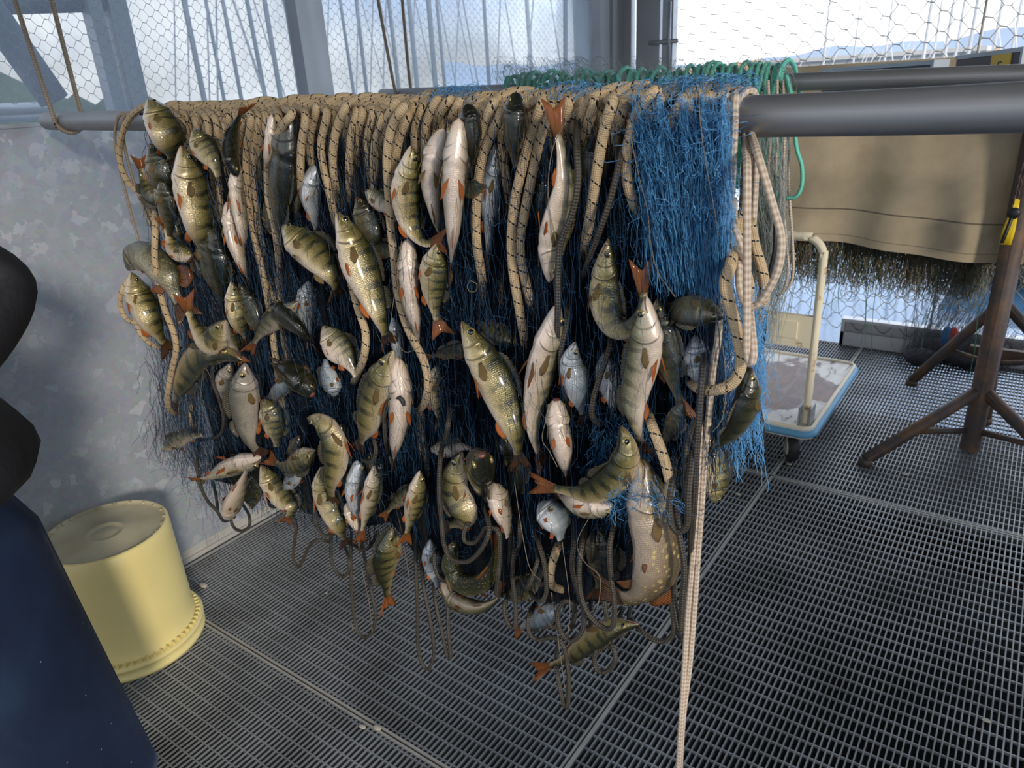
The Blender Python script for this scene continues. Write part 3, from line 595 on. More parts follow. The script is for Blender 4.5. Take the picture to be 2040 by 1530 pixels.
    def ridge(nm, ua, ub, ht, side, mat, n=12, sweep=.35, spiky=False):
        A_ = []; B_ = []
        for i in range(n):
            f = i / (n - 1); u = ua + (ub - ua) * f; q, t_, dd, ww, h_, w_ = at(u); r = math.sin(math.pi * (.12 + .80 * f)) ** .7
            if spiky: r *= 1.0 if i % 2 == 0 else .80
            A_.append(q + dd * side * h_ * .93); B_.append(q + dd * side * (h_ + ht * hh * r) + t_ * sweep * hh * ht)
        MB().sheet(A_, B_, .0016, at((ua + ub) / 2)[3], 3, .0006).make(nm, mat, root)
    if not headonly:
        dm = M['findark']
        if prof == 'perch':
            ridge('dorsal_fin', .27, .56, random.uniform(.12, .26), 1, dm, 15, .5, True); ridge('dorsal_fin', .60, .76, .17, 1, dm)
            ridge('anal_fin', .66, .77, .10, -1, fm, 8, 1.2)
        else: ridge('dorsal_fin', .72, .86, .35, 1, fm); ridge('anal_fin', .74, .86, .3, -1, fm)
        for sg in (1, -1):
            q, t_, dd, ww, h_, w_ = at(.335 if prof == 'perch' else .5); o = q - dd * h_ * .86 + ww * sg * w_ * .38
            dr = t_ * .92 - dd * random.uniform(.05, .3) + ww * sg * .28; ln = LB * (.155 if prof == 'perch' else .08); sd_ = np.cross(dr, dd); sd_ = ww * .5 * sg + dd * .25
            a = np.linspace(0, 1, 7); A_ = [o + sd_ * hh * .10 * (x - .5) + dr * ln * .25 * x for x in a]; B_ = [o + dr * ln * (1 - 1.1 * abs(x - .35) ** 1.3) + sd_ * hh * .24 * (x - .35) for x in a]
            MB().sheet(A_, B_, .0018, np.cross(dr, sd_) / (np.linalg.norm(np.cross(dr, sd_)) + 1e-9), 4, .0005).make('pelvic_fin', fm, root)
        pm = M['finpale']
        for sg in (1, -1):
            q, t_, dd, ww, h_, w_ = at(.285); 
            if (ww * sg) @ Cc < -.5: continue
            o = q - dd * h_ * .25 + ww * sg * w_ * .97; dr = t_ * .93 - dd * .22 + ww * sg * .14; ln = LB * .13
            a = np.linspace(0, 1, 6); A_ = [o + dd * hh * .10 * (x - .5) for x in a]; B_ = [o + dr * ln * (1 - 1.0 * abs(x - .5) ** 1.4) + dd * hh * .24 * (x - .5) for x in a]
            MB().sheet(A_, B_, .0012, ww * sg, 4, .0004).make('pectoral_fin', pm, root)
    if gape:
        q, t_, dd, ww, h_, w_ = at(.02); MB().ball(q - t_ * .001, hh * .10, 8, np.array([ww, dd, t_]), (1, .8, .5)).make('mouth', M['mouth'], root)
    return root
P_, PP, PD, BF = 'perch', 'perchpale', 'perchdark', 'bluefish'
FL = [
 (P_,'golden-headed perch poking up past the pipe at the top left',[(295,199),(318,238),(335,278),(345,330)],56,-18,.10,{}),
 (PD,'dark perch head just below the topmost left perch',[(300,285),(315,320),(322,360),(324,400)],48,25,.085,{}),
 (P_,'small perch at the left edge with its tail curled upward',[(335,392),(305,388),(285,355),(277,310)],36,15,.07,{}),
 (PD,'dark perch head wedged between ropes at the upper left',[(324,355),(332,395),(336,430),(338,470)],38,30,.09,{'tail':False}),
 (P_,'plump perch with gold shoulder hanging head up at the upper left',[(361,290),(373,340),(388,400),(399,460),(402,515)],62,-22,.105,{}),
 (P_,'perch head with ringed eye over the upper left rope turns',[(387,256),(402,287),(425,322),(436,352)],46,8,.105,{'tail':False}),
 (PD,'brown perch with its tail up on the rope turns near the top left',[(472,352),(459,310),(461,270),(474,237),(493,210)],32,60,.105,{}),
 (PP,'slim pale fish between rope turns, upper left',[(474,322),(470,365),(477,420),(485,470),(489,508)],28,-65,.095,{}),
 (PP,'pale fish belly sloping down below the slim pale one',[(455,400),(463,460),(482,525),(497,562)],32,-72,.09,{}),
 (PP,'narrow pale fish squeezed beside a rope turn near the top',[(541,228),(541,265),(538,310),(536,350)],24,-60,.10,{}),
 (PD,'large dark perch seen from the back, wet and gleaming, upper left centre',[(584,228),(574,290),(564,370),(558,450),(560,500)],60,72,.085,{'fins':'findark'}),
 (P_,'small perch with orange fins, tail flicked up on the left edge',[(385,512),(350,495),(335,465),(324,430)],36,200,.085,{}),
 (PD,'dark back of a broad perch with raised spines, left of centre',[(426,440),(430,500),(435,560),(447,638)],62,62,.075,{'fins':'finbrown'}),
 ('zander','mottled olive fish bent over at the left edge, snout out',[(258,532),(274,512),(300,518),(332,548),(352,592),(382,640)],56,10,.10,{'prof':'pike','fins':'finbrown'}),
 (P_,'striped perch hanging under the bent mottled fish, left edge',[(261,542),(277,590),(303,645),(342,705)],52,-8,.095,{}),
 (P_,'perch with forked tail raised, body curled at left middle',[(448,638),(424,682),(394,657),(376,622),(368,583)],46,200,.115,{'fins':'finbrown'}),
 (P_,'slender golden perch beside the dark spined back',[(461,560),(467,600),(477,642),(495,688)],34,-5,.095,{}),
 (PD,'small mottled perch pressed against the slender golden one',[(480,563),(496,608),(515,655),(525,680)],36,40,.075,{}),
 (PP,'silvery perch pointing its big forked tail down and left',[(592,602),(556,632),(521,662),(492,704)],36,160,.115,{'fins':'finbrown'}),
 (P_,'banded perch arching over to the right, left lower middle',[(482,718),(450,702),(410,706),(378,738),(355,780),(344,820)],50,25,.10,{'fins':'finbrown'}),
 ('roach','silver-scaled small fish tucked behind the big roach',[(458,725),(452,765),(462,808),(470,830)],36,10,.075,{'tail':False}),
 ('roach','large pinkish roach with clear scales hanging head up, left lower',[(488,724),(486,770),(490,830),(499,880),(528,915)],54,172,.115,{}),
 (P_,'olive perch head to the right of the large roach',[(522,796),(538,818),(548,858),(552,890)],44,10,.085,{'tail':False}),
 (BF,'small bluish fish crossing above the olive head',[(602,738),(576,760),(551,780),(524,800)],28,30,.095,{}),
 (PD,'dark fish with its snout turned to the viewer, lower left centre',[(624,788),(608,768),(585,742),(557,716)],48,60,.105,{'gape':True,'fins':'findark'}),
 (BF,'small silvery head beside the dark turned snout',[(668,790),(662,768),(652,740),(648,715)],36,-30,.075,{'tail':False}),
 (PP,'pale snout sticking out over the grey wall, lower left edge',[(327,896),(348,881),(372,870),(402,866)],30,20,.06,{'tail':False}),
 (PD,'black glossy fish back crossing diagonally, left of centre',[(540,606),(570,630),(600,660),(627,694)],36,85,.12,{'fins':'findark'}),
 (PD,'brown slim fish above the forked tail, left middle',[(452,638),(461,672),(474,700),(487,725)],32,-40,.085,{'fins':'finbrown'}),
 (BF,'bluish fish wrapped tight in net above the perch pair',[(628,330),(620,380),(625,430),(634,480)],40,-55,.06,{}),
 (P_,'heavy perch with snout to the upper left and amber fins, upper centre-left',[(564,450),(595,480),(630,510),(662,552),(676,592)],62,-8,.115,{'fins':'finpale'}),
 (P_,'long bright perch with orange pectoral fin hanging across the upper centre',[(670,422),(697,475),(721,535),(741,590),(761,645),(778,690)],62,-15,.125,{}),
 (PD,'dark perch head behind the long bright perch',[(712,391),(728,430),(745,475),(755,520)],46,15,.08,{'fins':'findark'}),
 (PP,'small perch head peering left between two ropes, upper centre',[(729,380),(748,394),(772,412),(790,440)],34,15,.08,{'tail':False}),
 (PD,'small rounded head below the two ropes, upper centre',[(742,500),(762,497),(785,500),(800,510)],30,10,.075,{'tail':False}),
 (P_,'perch with curled tail pointing right at its foot, centre top',[(820,290),(815,340),(811,395),(818,448),(845,484),(890,476)],54,-22,.105,{}),
 (PP,'pale fish belly with amber fins, left of the brightest belly',[(883,256),(868,310),(861,370),(868,430),(878,480)],46,-80,.095,{'fins':'finpale'}),
 (PP,'whitest fish belly with a pair of vivid orange fins, centre top',[(914,236),(910,285),(904,345),(903,410),(902,475),(896,550)],46,-90,.12,{}),
 (PD,'small dark maroon snout beside the whitest belly',[(914,381),(932,379),(952,373),(970,372)],30,30,.10,{'tail':False,'gape':True}),
 (P_,'plump perch hanging below the curled tail, centre',[(873,483),(866,530),(864,580),(869,630),(884,670)],52,5,.105,{}),
 (PP,'pinkish-white fish belly hanging left of the plump centre perch',[(812,476),(813,530),(816,590),(826,640),(839,705)],40,-92,.10,{}),
 (PD,'small black glossy fish head on the rope turns, centre top',[(930,207),(937,240),(942,285),(940,330)],40,80,.10,{'fins':'findark','tail':False}),
 (PD,'black wet perch head with staring eye rising above the pipe',[(1029,184),(1025,225),(1022,270),(1026,335)],44,72,.105,{'fins':'findark','tail':False}),
 (BF,'silvery blue fish hanging deep between ropes, right of centre top',[(986,288),(982,350),(978,420),(974,480),(972,545)],38,-25,.055,{}),
 (PP,'silver fish hanging head down with red fins, tail at the pipe',[(1094,563),(1096,510),(1112,440),(1125,370),(1118,300),(1109,250),(1104,198)],54,212,.105,{}),
 (PD,'shadowed perch back between ropes behind the silver fish',[(1078,320),(1075,400),(1071,460),(1067,530)],56,75,.035,{'fins':'findark'}),
 (P_,'perch curled in a U with its tail tip up, right of centre',[(1212,476),(1206,540),(1207,600),(1224,648),(1256,652),(1281,605),(1275,520)],56,12,.085,{'fins':'finbrown'}),
 (PP,'long white-bellied perch with bright orange fins, right of centre',[(1287,590),(1289,660),(1279,730),(1263,790),(1268,850),(1286,912)],62,205,.12,{}),
 (PD,'dark striped perch hanging with brown forked tail, right side',[(1309,595),(1318,660),(1332,720),(1346,775),(1371,840)],54,20,.085,{'fins':'finbrown'}),
 (PD,'dark brown fish lying level with its snout to the right under the bright net',[(1440,634),(1405,622),(1360,617),(1312,608)],56,15,.085,{'fins':'findark'}),
 (P_,'biggest perch with large dark eye slanting down the centre',[(920,640),(950,694),(984,755),(1008,815),(1028,875),(1037,935)],66,2,.125,{}),
 (PP,'long pale yellowish perch hanging right of the biggest perch',[(1113,605),(1095,670),(1077,740),(1065,810),(1064,870),(1087,938)],54,-45,.105,{'fins':'finbrown'}),
 (BF,'perch head with silver cheek wrapped in blue strands, right of centre',[(1146,681),(1138,725),(1150,780),(1166,845)],46,-10,.10,{}),
 (PP,'open-mouthed fish showing belly and two orange fins, lower centre right',[(1108,794),(1112,850),(1122,905),(1129,962)],44,-90,.105,{'gape':True}),
 (P_,'yellow-eyed small perch behind the biggest perch head',[(1030,688),(1005,670),(975,655),(950,640)],38,20,.055,{'tail':False}),
 (PD,'slim fish lying level with its red tail to the left, centre',[(955,688),(905,700),(870,707),(836,714)],28,160,.07,{}),
 (P_,'big curled perch with its orange tail pointing left, lower right of centre',[(1238,848),(1248,900),(1226,950),(1176,982),(1120,976),(1058,962)],58,160,.13,{}),
 (PP,'gleaming white fish belly lying level under the curled perch',[(1222,1006),(1180,1013),(1145,1006),(1100,980)],38,-60,.12,{}),
 (BF,'round pale grey fish head bundled in net, lower centre right',[(1072,1006),(1095,1022),(1112,1045),(1118,1075)],56,-40,.105,{'tail':False}),
 (P_,'perch with red anal fin hanging left of the snout facing out',[(920,900),(908,940),(906,985),(925,1030),(880,1052)],50,195,.10,{}),
 (PD,'brown fish with its blunt snout facing out, lower centre',[(960,905,.15),(957,932,.12),(955,962,.08),(954,1000,.05)],54,65,.12,{'tail':False,'gape':True}),
 (PP,'small pale-bellied perch below right of the blunt snout',[(985,962),(995,1000),(1008,1042),(1012,1070)],42,-60,.09,{'tail':False}),
 ('roach','silvery fish lying level behind a dark cord, centre low',[(858,896),(890,893),(922,890),(940,895)],32,10,.06,{'tail':False}),
 (PP,'pale slim perch lying with its tail to the left, lower left edge',[(520,912),(480,924),(440,942),(412,953),(382,957)],36,-60,.10,{}),
 (P_,'perch tail and rear pointing left beside the roach tail',[(628,898),(588,924),(560,927),(528,910)],40,15,.09,{'fins':'finbrown'}),
 (P_,'golden perch slanting down to an orange tail, lower left',[(520,926),(540,962),(565,995),(582,1012),(566,1044)],42,-10,.10,{}),
 (PP,'white-bellied fish with bluish snout pointing down, lower left',[(453,1034),(466,1000),(480,965),(492,935)],34,-120,.105,{'tail':False}),
 (PD,'dark fish beside the bluish-snouted white belly',[(500,1012),(506,980),(515,948),(522,930)],32,30,.07,{'tail':False}),
 (BF,'small silvery snout between the lower left perch',[(567,976),(585,950),(602,925),(610,905)],28,-30,.085,{'tail':False}),
 (P_,'perch bent at the throat with white belly, lower left centre',[(613,833),(640,840),(664,875),(669,922),(659,965),(664,1008)],44,195,.12,{}),
 (P_,'perch with bright gold gill cover, lower left centre',[(640,930),(642,970),(657,1015),(675,1050),(692,1090)],42,10,.09,{}),
 (PP,'pale fish pointing down with an orange tail, beside the gold gill',[(690,1002),(705,1030),(718,1058),(722,1085)],30,-60,.085,{}),
 (P_,'long thin perch with hanging orange tail, bottom centre-left',[(837,938),(830,985),(819,1030),(805,1086)],36,-25,.11,{}),
 (PP,'pale slim fish with orange tail hanging down, bottom left',[(746,928),(739,980),(728,1030),(717,1082)],30,-20,.10,{}),
 (P_,'perch with reddish fin and tail pointing left, bottom centre-left',[(845,972),(812,986),(786,1003),(760,1034)],30,185,.075,{}),
 (P_,'olive perch with clear black bands hanging lowest at the bottom left',[(778,1052),(772,1090),(768,1130),(770,1165),(773,1215)],50,140,.10,{}),
 ('pikedark','dark olive pike curled in a ring at the bottom centre',[(903,1082),(899,1130),(925,1163),(962,1158),(984,1112),(985,1045)],48,60,.10,{'prof':'pike','fins':'finbrown'}),
 (PD,'brown wet fish curled beneath the ring of dark pike',[(880,1160),(903,1195),(948,1209),(990,1192),(1006,1150)],34,-100,.07,{'fins':'finbrown'}),
 ('pikepale','great pike with pale yellow-spotted belly curled at the bottom right',[(1275,915),(1298,1030),(1310,1090),(1303,1150),(1265,1190),(1218,1185),(1180,1150)],98,-30,.11,{'prof':'pike','fins':'finbrown'}),
 ('pikedark','spotted dark pike flank behind the great pale pike',[(1362,925),(1357,990),(1353,1050),(1345,1110)],46,30,.05,{'prof':'pike','fins':'findark'}),
 (PD,'dark banded perch arched with raised spines at the right edge',[(1492,730),(1490,790),(1467,850),(1430,886),(1390,908)],46,130,.06,{'fins':'finbrown'}),
 (P_,'yellow and silver fish head peeking out right of the pale cords',[(1421,1000),(1425,950),(1424,905),(1415,870)],52,-150,.02,{'tail':False}),
 (P_,'olive perch lying slanted with its tail left at the very bottom',[(1272,1244),(1222,1250),(1172,1280),(1125,1314),(1062,1338)],40,15,.06,{'fins':'finbrown'}),
 (BF,'small fish with a red tail among the cords at the bottom',[(1122,1212),(1090,1224),(1060,1240),(1022,1260)],36,10,.055,{}),
 (P_,'left fish of the leaning pair, dark back and white throat, centre',[(783,698),(763,745),(745,795),(730,850),(710,900)],56,202,.115,{}),
 (PP,'right fish of the leaning pair with orange fins on its white belly, centre',[(790,712),(797,770),(795,830),(788,885),(783,922)],44,-92,.10,{}),
 (PP,'perch head with shiny cheek turned left, centre-left middle',[(643,650),(665,680),(692,716),(712,750)],50,2,.10,{'tail':False}),
 (BF,'small blue-grey fish head above the leaning pair',[(783,632),(790,670),(795,705),(798,730)],28,-30,.07,{'tail':False}),
 (PD,'brown banded fish hanging straight, lower left centre',[(681,845),(684,900),(686,955),(686,990)],30,60,.08,{'fins':'findark'}),
 (BF,'bluish netted fish at the bottom left centre',[(713,918),(710,968),(714,1010),(724,1042)],38,-50,.085,{}),
 (PD,'big dark bluish fish behind cords left of the great pike',[(1192,1045),(1200,1100),(1196,1160),(1190,1200)],62,20,.045,{'fins':'findark'}),
 (P_,'half-hidden striped perch behind the plump upper left one',[(338,420),(345,450),(352,480),(362,510)],40,10,.055,{}),
 (P_,'dim perch hanging behind the centre cords, low',[(745,895),(752,930),(748,975),(742,1010)],44,80,.045,{}),
 (PD,'dim dark fish deep in the net, lower centre',[(1010,860),(1030,920),(1028,980),(1032,1030)],44,60,.05,{'fins':'finbrown'}),
 (BF,'bluish-white flank of a fish behind the grey cords at the right',[(1385,668),(1390,710),(1400,755),(1405,790)],50,-20,.06,{'tail':False}),
 (PD,'dark wet fish back between rope turns, right of the silver fish',[(1182,270),(1178,320),(1172,370),(1168,420)],42,80,.055,{'fins':'findark'}),
 (PD,'dark fish deep between the left ropes, spines showing',[(548,470),(545,430),(540,390),(536,350)],40,120,.06,{'fins':'findark'}),
 (BF,'silvery belly glimpsed behind the biggest perch body',[(1002,905),(1012,880),(1016,850),(1012,820)],34,-40,.05,{'tail':False}),
 (PD,'dark fish flank under the arching banded perch, left',[(420,560),(408,530),(398,500),(394,470)],40,30,.06,{'fins':'findark'}),
 (BF,'netted blue-grey fish below the slanted heavy perch, centre-left',[(618,560),(612,600),(615,650),(624,690)],40,-30,.05,{}),
 (PD,'dim fish left of the perch with yellow gill, low left',[(598,868),(594,900),(600,940),(604,968)],36,40,.06,{'fins':'finbrown'}),
 (P_,'half-seen perch between pale belly and blunt snout, centre low',[(870,730),(866,775),(872,820),(880,850)],40,-20,.055,{}),
 (BF,'bluish fish deep in net below the U-curled perch',[(1205,700),(1212,750),(1220,800),(1224,840)],46,-20,.055,{}),
 (PD,'dark fish with brown tail beside the sloping rope, lower right',[(1360,800),(1345,840),(1330,870),(1312,905)],34,20,.09,{'fins':'finbrown'}),
 (PD,'dim fish crossing behind cords at the bottom centre',[(1012,1190),(1040,1175),(1070,1150),(1095,1120)],42,20,.05,{'fins':'finbrown'}),
 (BF,'blue-grey fish left of the ringed dark pike',[(858,1075),(860,1110),(866,1145),(872,1170)],34,-20,.05,{'tail':False}),
]
KIND = {'perch': 'perch', 'perchpale': 'perch', 'perchdark': 'perch', 'bluefish': 'silver_fish', 'roach': 'roach', 'zander': 'mottled_fish', 'pikepale': 'pike', 'pikedark': 'pike'}
for sk, lb, pts, w, phi, d, kw in FL: fish(KIND[sk], 'fish', lb, sk, pts, w, phi, d, **kw)
# ------------------------------------------------------------------ the net
def strands(b, n, fx, fy, fd, wob, r, seg=14, taper=False):
    for _ in range(n):
        x0, y0, x1, y1 = fx(); d0 = fd(); ph = rng.uniform(0, 6.28, 3); am = wob * rng.uniform(.3, 1.2)
        tt = np.linspace(0, 1, seg); xs = x0 + (x1 - x0) * tt + am * (np.sin(tt * rng.uniform(4, 14) + ph[0]) + .5 * np.sin(tt * 27 + ph[1])); ys_ = y0 + (y1 - y0) * tt + .4 * am * np.sin(tt * 17 + ph[2])
        ds = d0 + .006 * np.sin(tt * rng.uniform(3, 9) + ph[1])
        b.tube(np.array([hang(x, y, q) for x, y, q in zip(xs, ys_, ds)]), r, 3, False)
LE = [(200, 262), (300, 285), (450, 300), (600, 312), (700, 335), (800, 350), (900, 375), (1000, 400)]      # left outline (y, x)
def lx(y): return np.interp(y, [p[0] for p in LE], [p[1] for p in LE])
BO = [(300, 900), (420, 990), (520, 1015), (620, 1060), (700, 1090), (780, 1075), (860, 1185), (1000, 1215), (1130, 1240), (1250, 1225), (1380, 1090), (1430, 930), (1500, 800), (1530, 640)]
def by(x): return np.interp(x, [p[0] for p in BO], [p[1] for p in BO])
# bunched folds of net: a thick wavy body hanging from the pipe
cols = np.linspace(270, 1470, 150); V = []; Fc = []; nr = 46
for sgn in (1, -1):
    for i, x0 in enumerate(cols):
        X = hang(x0, 240, 0)[0]
        top = 200; 
        for j in range(nr + 1):
            f = j / nr; xb = 1226 + (x0 - 1226) * (1 - .21 * f * (by(x0) - 200) / 1000); xb = max(xb, lx(200 + f * 900) + 25)
            yb_ = by(xb) - 35; y = top + (yb_ - top) * f
            wave = .012 * math.sin(i * .9 + 2 * math.sin(j * .12 + i * .05)) + .007 * math.sin(i * 2.3 + j * .2)
            edge = min(1, i / 6, (149 - i) / 6); lowr = min(1, (nr - j) / 5); th_ = (.012 + .022 * min(1, f * 3)) * edge * lowr
            if f < .04: p = hang(xb, y, 0); p = np.array([p[0], BA + BB * p[0] - sgn * .02, barz(p[0]) + .020 - .5 * f]); 
            else: p = hang(xb, y, sgn * th_ + wave * edge)
            V.append(p)
n1 = 150 * (nr + 1)
for i in range(149):
    for j in range(nr):
        a = i * (nr + 1) + j; Fc.append((a, a + nr + 1, a + nr + 2, a + 1)); c_ = a + n1; Fc.append((c_, c_ + 1, c_ + nr + 2, c_ + nr + 1))
for i in range(149):
    a = i * (nr + 1) + nr; Fc.append((a, a + nr + 1, a + nr + 1 + n1, a + n1)); a = i * (nr + 1); Fc.append((a, a + n1, a + n1 + nr + 1, a + nr + 1))
for j in range(nr): Fc.append((j, j + 1, j + 1 + n1, j + n1)); a = 149 * (nr + 1) + j; Fc.append((a, a + n1, a + 1 + n1, a + 1))
net = empty('fishing_net', tuple(hang(870, 700, 0)), label='blue monofilament gill net bunched over the front pipe, full of fish', cat='net')
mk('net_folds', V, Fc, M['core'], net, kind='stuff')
def fx_main():
    x0 = rng.uniform(290, 1440); y0 = rng.uniform(215, 900); y0 = min(y0, by(x0) - 60); L_ = rng.uniform(90, 420)
    y1 = min(y0 + L_, by(x0) + rng.uniform(-20, 25)); x1 = x0 + (1226 - x0) * (y1 - y0) / 4000 + rng.normal(0, 22); return x0, y0, x1, y1
b = MB(); strands(b, 3000, fx_main, None, lambda: rng.uniform(.040, .066), 4.0, .00050, 14); b.make('mesh_strands', M['netdeepshade'], net, kind='stuff')
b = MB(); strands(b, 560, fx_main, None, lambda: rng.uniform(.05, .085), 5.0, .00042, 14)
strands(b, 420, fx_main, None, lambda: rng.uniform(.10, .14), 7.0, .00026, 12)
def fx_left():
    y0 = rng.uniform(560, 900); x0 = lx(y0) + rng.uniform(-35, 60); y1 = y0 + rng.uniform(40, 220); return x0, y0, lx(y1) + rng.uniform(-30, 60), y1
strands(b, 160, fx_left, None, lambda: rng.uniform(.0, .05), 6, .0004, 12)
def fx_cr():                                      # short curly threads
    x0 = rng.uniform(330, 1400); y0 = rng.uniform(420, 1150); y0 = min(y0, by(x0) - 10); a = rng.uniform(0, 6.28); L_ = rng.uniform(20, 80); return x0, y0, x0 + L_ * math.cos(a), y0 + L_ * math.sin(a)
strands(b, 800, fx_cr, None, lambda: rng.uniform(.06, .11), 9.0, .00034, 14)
b.make('mesh_strands', M['netshade'], net, kind='stuff')
def fx_bright():
    u = rng.uniform(0, 1); u = float(np.clip(u + .05 * math.sin(u * 31), 0, 1)); x0 = 1245 + 215 * u; x1 = 1290 + 158 * u ** .75 + rng.normal(0, 16); y0 = rng.uniform(185, 420); y1 = min(y0 + rng.uniform(120, 330), 560 + 70 * u + rng.uniform(-30, 20)); f = (y0 - 185) / 400
    return x0 * (1 - f) + x1 * f, y0, x1, y1
b = MB(); strands(b, 1700, fx_bright, None, lambda: rng.uniform(.045, .085), 3.6, .00042, 16)
def fx_curl():
    x0, y0, x1, y1 = fx_bright(); a = rng.normal(1.5, .9); L_ = rng.uniform(25, 90); return x0, y0, x0 + L_ * math.cos(a), y0 + L_ * math.sin(a)
strands(b, 420, fx_curl, None, lambda: rng.uniform(.06, .10), 6.0, .00034, 14)
strands(b, 90, lambda: (lambda x: (x, rng.uniform(935, 1000), x + rng.normal(10, 35), rng.uniform(985, 1050)))(rng.uniform(1200, 1330)), None, lambda: rng.uniform(.10, .15), 8, .0004, 12)
def fx_low():
    x0 = rng.uniform(1440, 1525); y0 = rng.uniform(560, 820); return x0, y0, x0 + rng.normal(-10, 14), y0 + rng.uniform(40, 180)
strands(b, 420, fx_low, None, lambda: rng.uniform(-.03, .05), 7, .00042, 12)
def fx_low2():
    x0 = rng.uniform(1180, 1300); y0 = rng.uniform(820, 980); return x0, y0, x0 + rng.normal(0, 25), y0 + rng.uniform(40, 130)
strands(b, 300, fx_low2, None, lambda: rng.uniform(.05, .09), 6, .00034, 12)
for _ in range(330):                                # over the top of the pipe
    px = rng.choice([rng.uniform(860, 960), rng.uniform(1090, 1190), rng.uniform(1260, 1470), rng.uniform(1300, 1500)]); X = hang(px, 200, 0)[0]; R = BR + .012 + rng.uniform(0, .012); a0 = rng.uniform(.2, 1.6); a1 = a0 + rng.uniform(.6, 1.7)
    aa = np.linspace(a0, a1, 9); P = np.stack([X + rng.normal(0, .012) + .012 * np.sin(aa * rng.uniform(2, 6)), BA + BB * X + R * np.cos(aa) + rng.normal(0, .002), barz(X) + R * np.sin(aa) + .004 * np.sin(aa * 9 + rng.uniform(0, 6))], 1); b.tube(P, .0004, 3, False)
b.make('mesh_strands', M['net'], net, kind='stuff')
b = MB()                                            # thin pale snood threads and loose line ends
for pts, d in (([(1250,240),(1262,300),(1275,360),(1290,420),(1296,480),(1310,540),(1345,592)],.10),([(1392,178),(1395,240),(1405,320),(1420,400),(1432,470)],.10),([(1155,210),(1120,255),(1098,310),(1092,400),(1108,480)],.125),([(1240,190),(1222,240),(1200,250),(1196,232),(1215,225)],.12),
    ([(937,560),(950,566),(948,580),(935,580),(931,568),(940,558)],.13),([(1025,960),(1040,1060),(1055,1130),(1078,1158)],.13),([(800,480),(790,560),(780,650),(805,700),(840,690)],.12),([(395,870),(400,780),(408,735),(420,752)],.125),([(1100,800),(1080,870),(1095,900),(1110,930)],.13),
    ([(1120,1080),(1135,1200),(1131,1270)],.12),([(1098,1180),(1110,1260),(1125,1370)],.10),([(1180,1020),(1150,1080),(1165,1120),(1195,1150),(1190,1210),(1175,1220)],.13),([(1440,690),(1446,760),(1440,830),(1420,860)],.12),([(780,980),(800,1060),(818,1170)],.08),([(720,1130),(735,1200),(742,1260)],.06),([(700,1240),(705,1260),(712,1240)],.06)):
    b.tube(spline(path(pts, d), step=.006), .0006, 5)
b.make('loose_threads', M['thin'], net, kind='stuff')
# thin cords at both ends of the net
for pts, lb in (([(285,214),(262,216),(236,232),(229,280),(240,340),(260,420),(282,500)],'thin pale cord loop at the left end of the net, outer run'),([(295,216),(268,218),(246,235),(248,290),(266,360),(285,410),(300,450)],'thin pale cord loop at the left end of the net, inner run')):
    P = path(pts, .035); P = np.vstack([over(pts[0], .0, .003, .02), P[2:]]); MB().tube(spline(P, step=.01), .0038, 8).make('thin_cord', M['thin'], None, label=lb, cat='cord')
b = MB(); P0 = path([(1545,440),(1543,500),(1530,560),(1525,620),(1520,680),(1505,740),(1510,800),(1520,850),(1518,890),(1500,903)], -.04); s0 = spline(P0, step=.006)
b.tube(s0, .0028, 6).make('black_cord', plain('black_cord', (.012, .012, .014), .5), None, label='black twisted cord dangling at the right edge of the net', cat='cord')
# rope slings that carry the left ends of both pipes
def sling(X, fn, zb, lb, g=.10):
    q = fn(X); b = MB(); R = BR + .006
    a = np.linspace(math.pi * .95, math.pi * 2.05, 12)
    P = [(X - .13 , q[1] - R - .0, 2.79)] + [(X - .03, q[1] - R, q[2] + .25)] + [(X + g * .3 * (i / 11), q[1] + R * math.cos(v), q[2] + R * math.sin(v)) for i, v in enumerate(a)] + [(X + .03, q[1] + R, q[2] + .25), (X + .05, q[1] + R, 2.79)]
    b.tube(spline(np.array(P), step=.02), .0062, 8).make('hanging_rope', M['thin'], None, label=lb, cat='rope')
sling(-2.18, lambda X: (X, BA + BB * X, barz(X)), 0, 'tan rope sling holding up the left end of the front pipe')
sling(-2.19, B2, 0, 'tan rope sling holding up the left end of the second pipe')
# ------------------------------------------------------------------ green cord on the second pipe
ng = 62; b2n = 0
for k in range(ng):
    px = 1000 + (1572 - 1000) * k / (ng - 1) + random.uniform(-5, 5); r_ = ray(px, 170); X = CAM[0] + r_[0] * 1.41 * H / r_[1]; q = B2(X); R = BR + .006 + random.uniform(0, .030); s1 = random.uniform(-.05, .05)
    L1 = random.uniform(.1, .5); L2 = random.uniform(.1, .45)
    P = [(q[0] - s1 - .01, q[1] - R, q[2] - L1), (q[0] - s1 * .7, q[1] - R, q[2] - .05)] + [(q[0] + s1 * .6 * (i / 8 - .5), q[1] - R * math.cos(v), q[2] + (R + random.uniform(0, .004)) * math.sin(v)) for i, v in enumerate(np.linspace(.1, 3.0, 9))] + [(q[0] + s1 * .7, q[1] + R, q[2] - .05), (q[0] + s1, q[1] + R, q[2] - L2)]
    MB().tube(spline(np.array(P), step=.012), .0066, 8).make('green_cord', M['green'], None, label='green plastic cord turn over the second pipe, %s from the left' % ordinal(k + 1), cat='cord', group='green cord turns over the second pipe')
def rear(pts, Y): return np.array([aty(p[0], p[1], Y) for p in pts])
for pts, lb in (([(1566,150),(1578,200),(1586,290),(1597,330),(1597,370),(1585,392),(1565,395)],'green cord bight bulging out at the right end of the second pipe'),([(1500,280),(1512,340),(1528,400),(1545,470),(1548,530),(1532,575)],'long green cord bight behind the right end of the net'),([(1515,280),(1510,330),(1512,390),(1508,450)],'short green cord run behind the pale cords')):
    MB().tube(spline(rear(pts, 1.37 * H), step=.012), .0058, 8).make('green_cord', M['green'], None, label=lb, cat='cord')
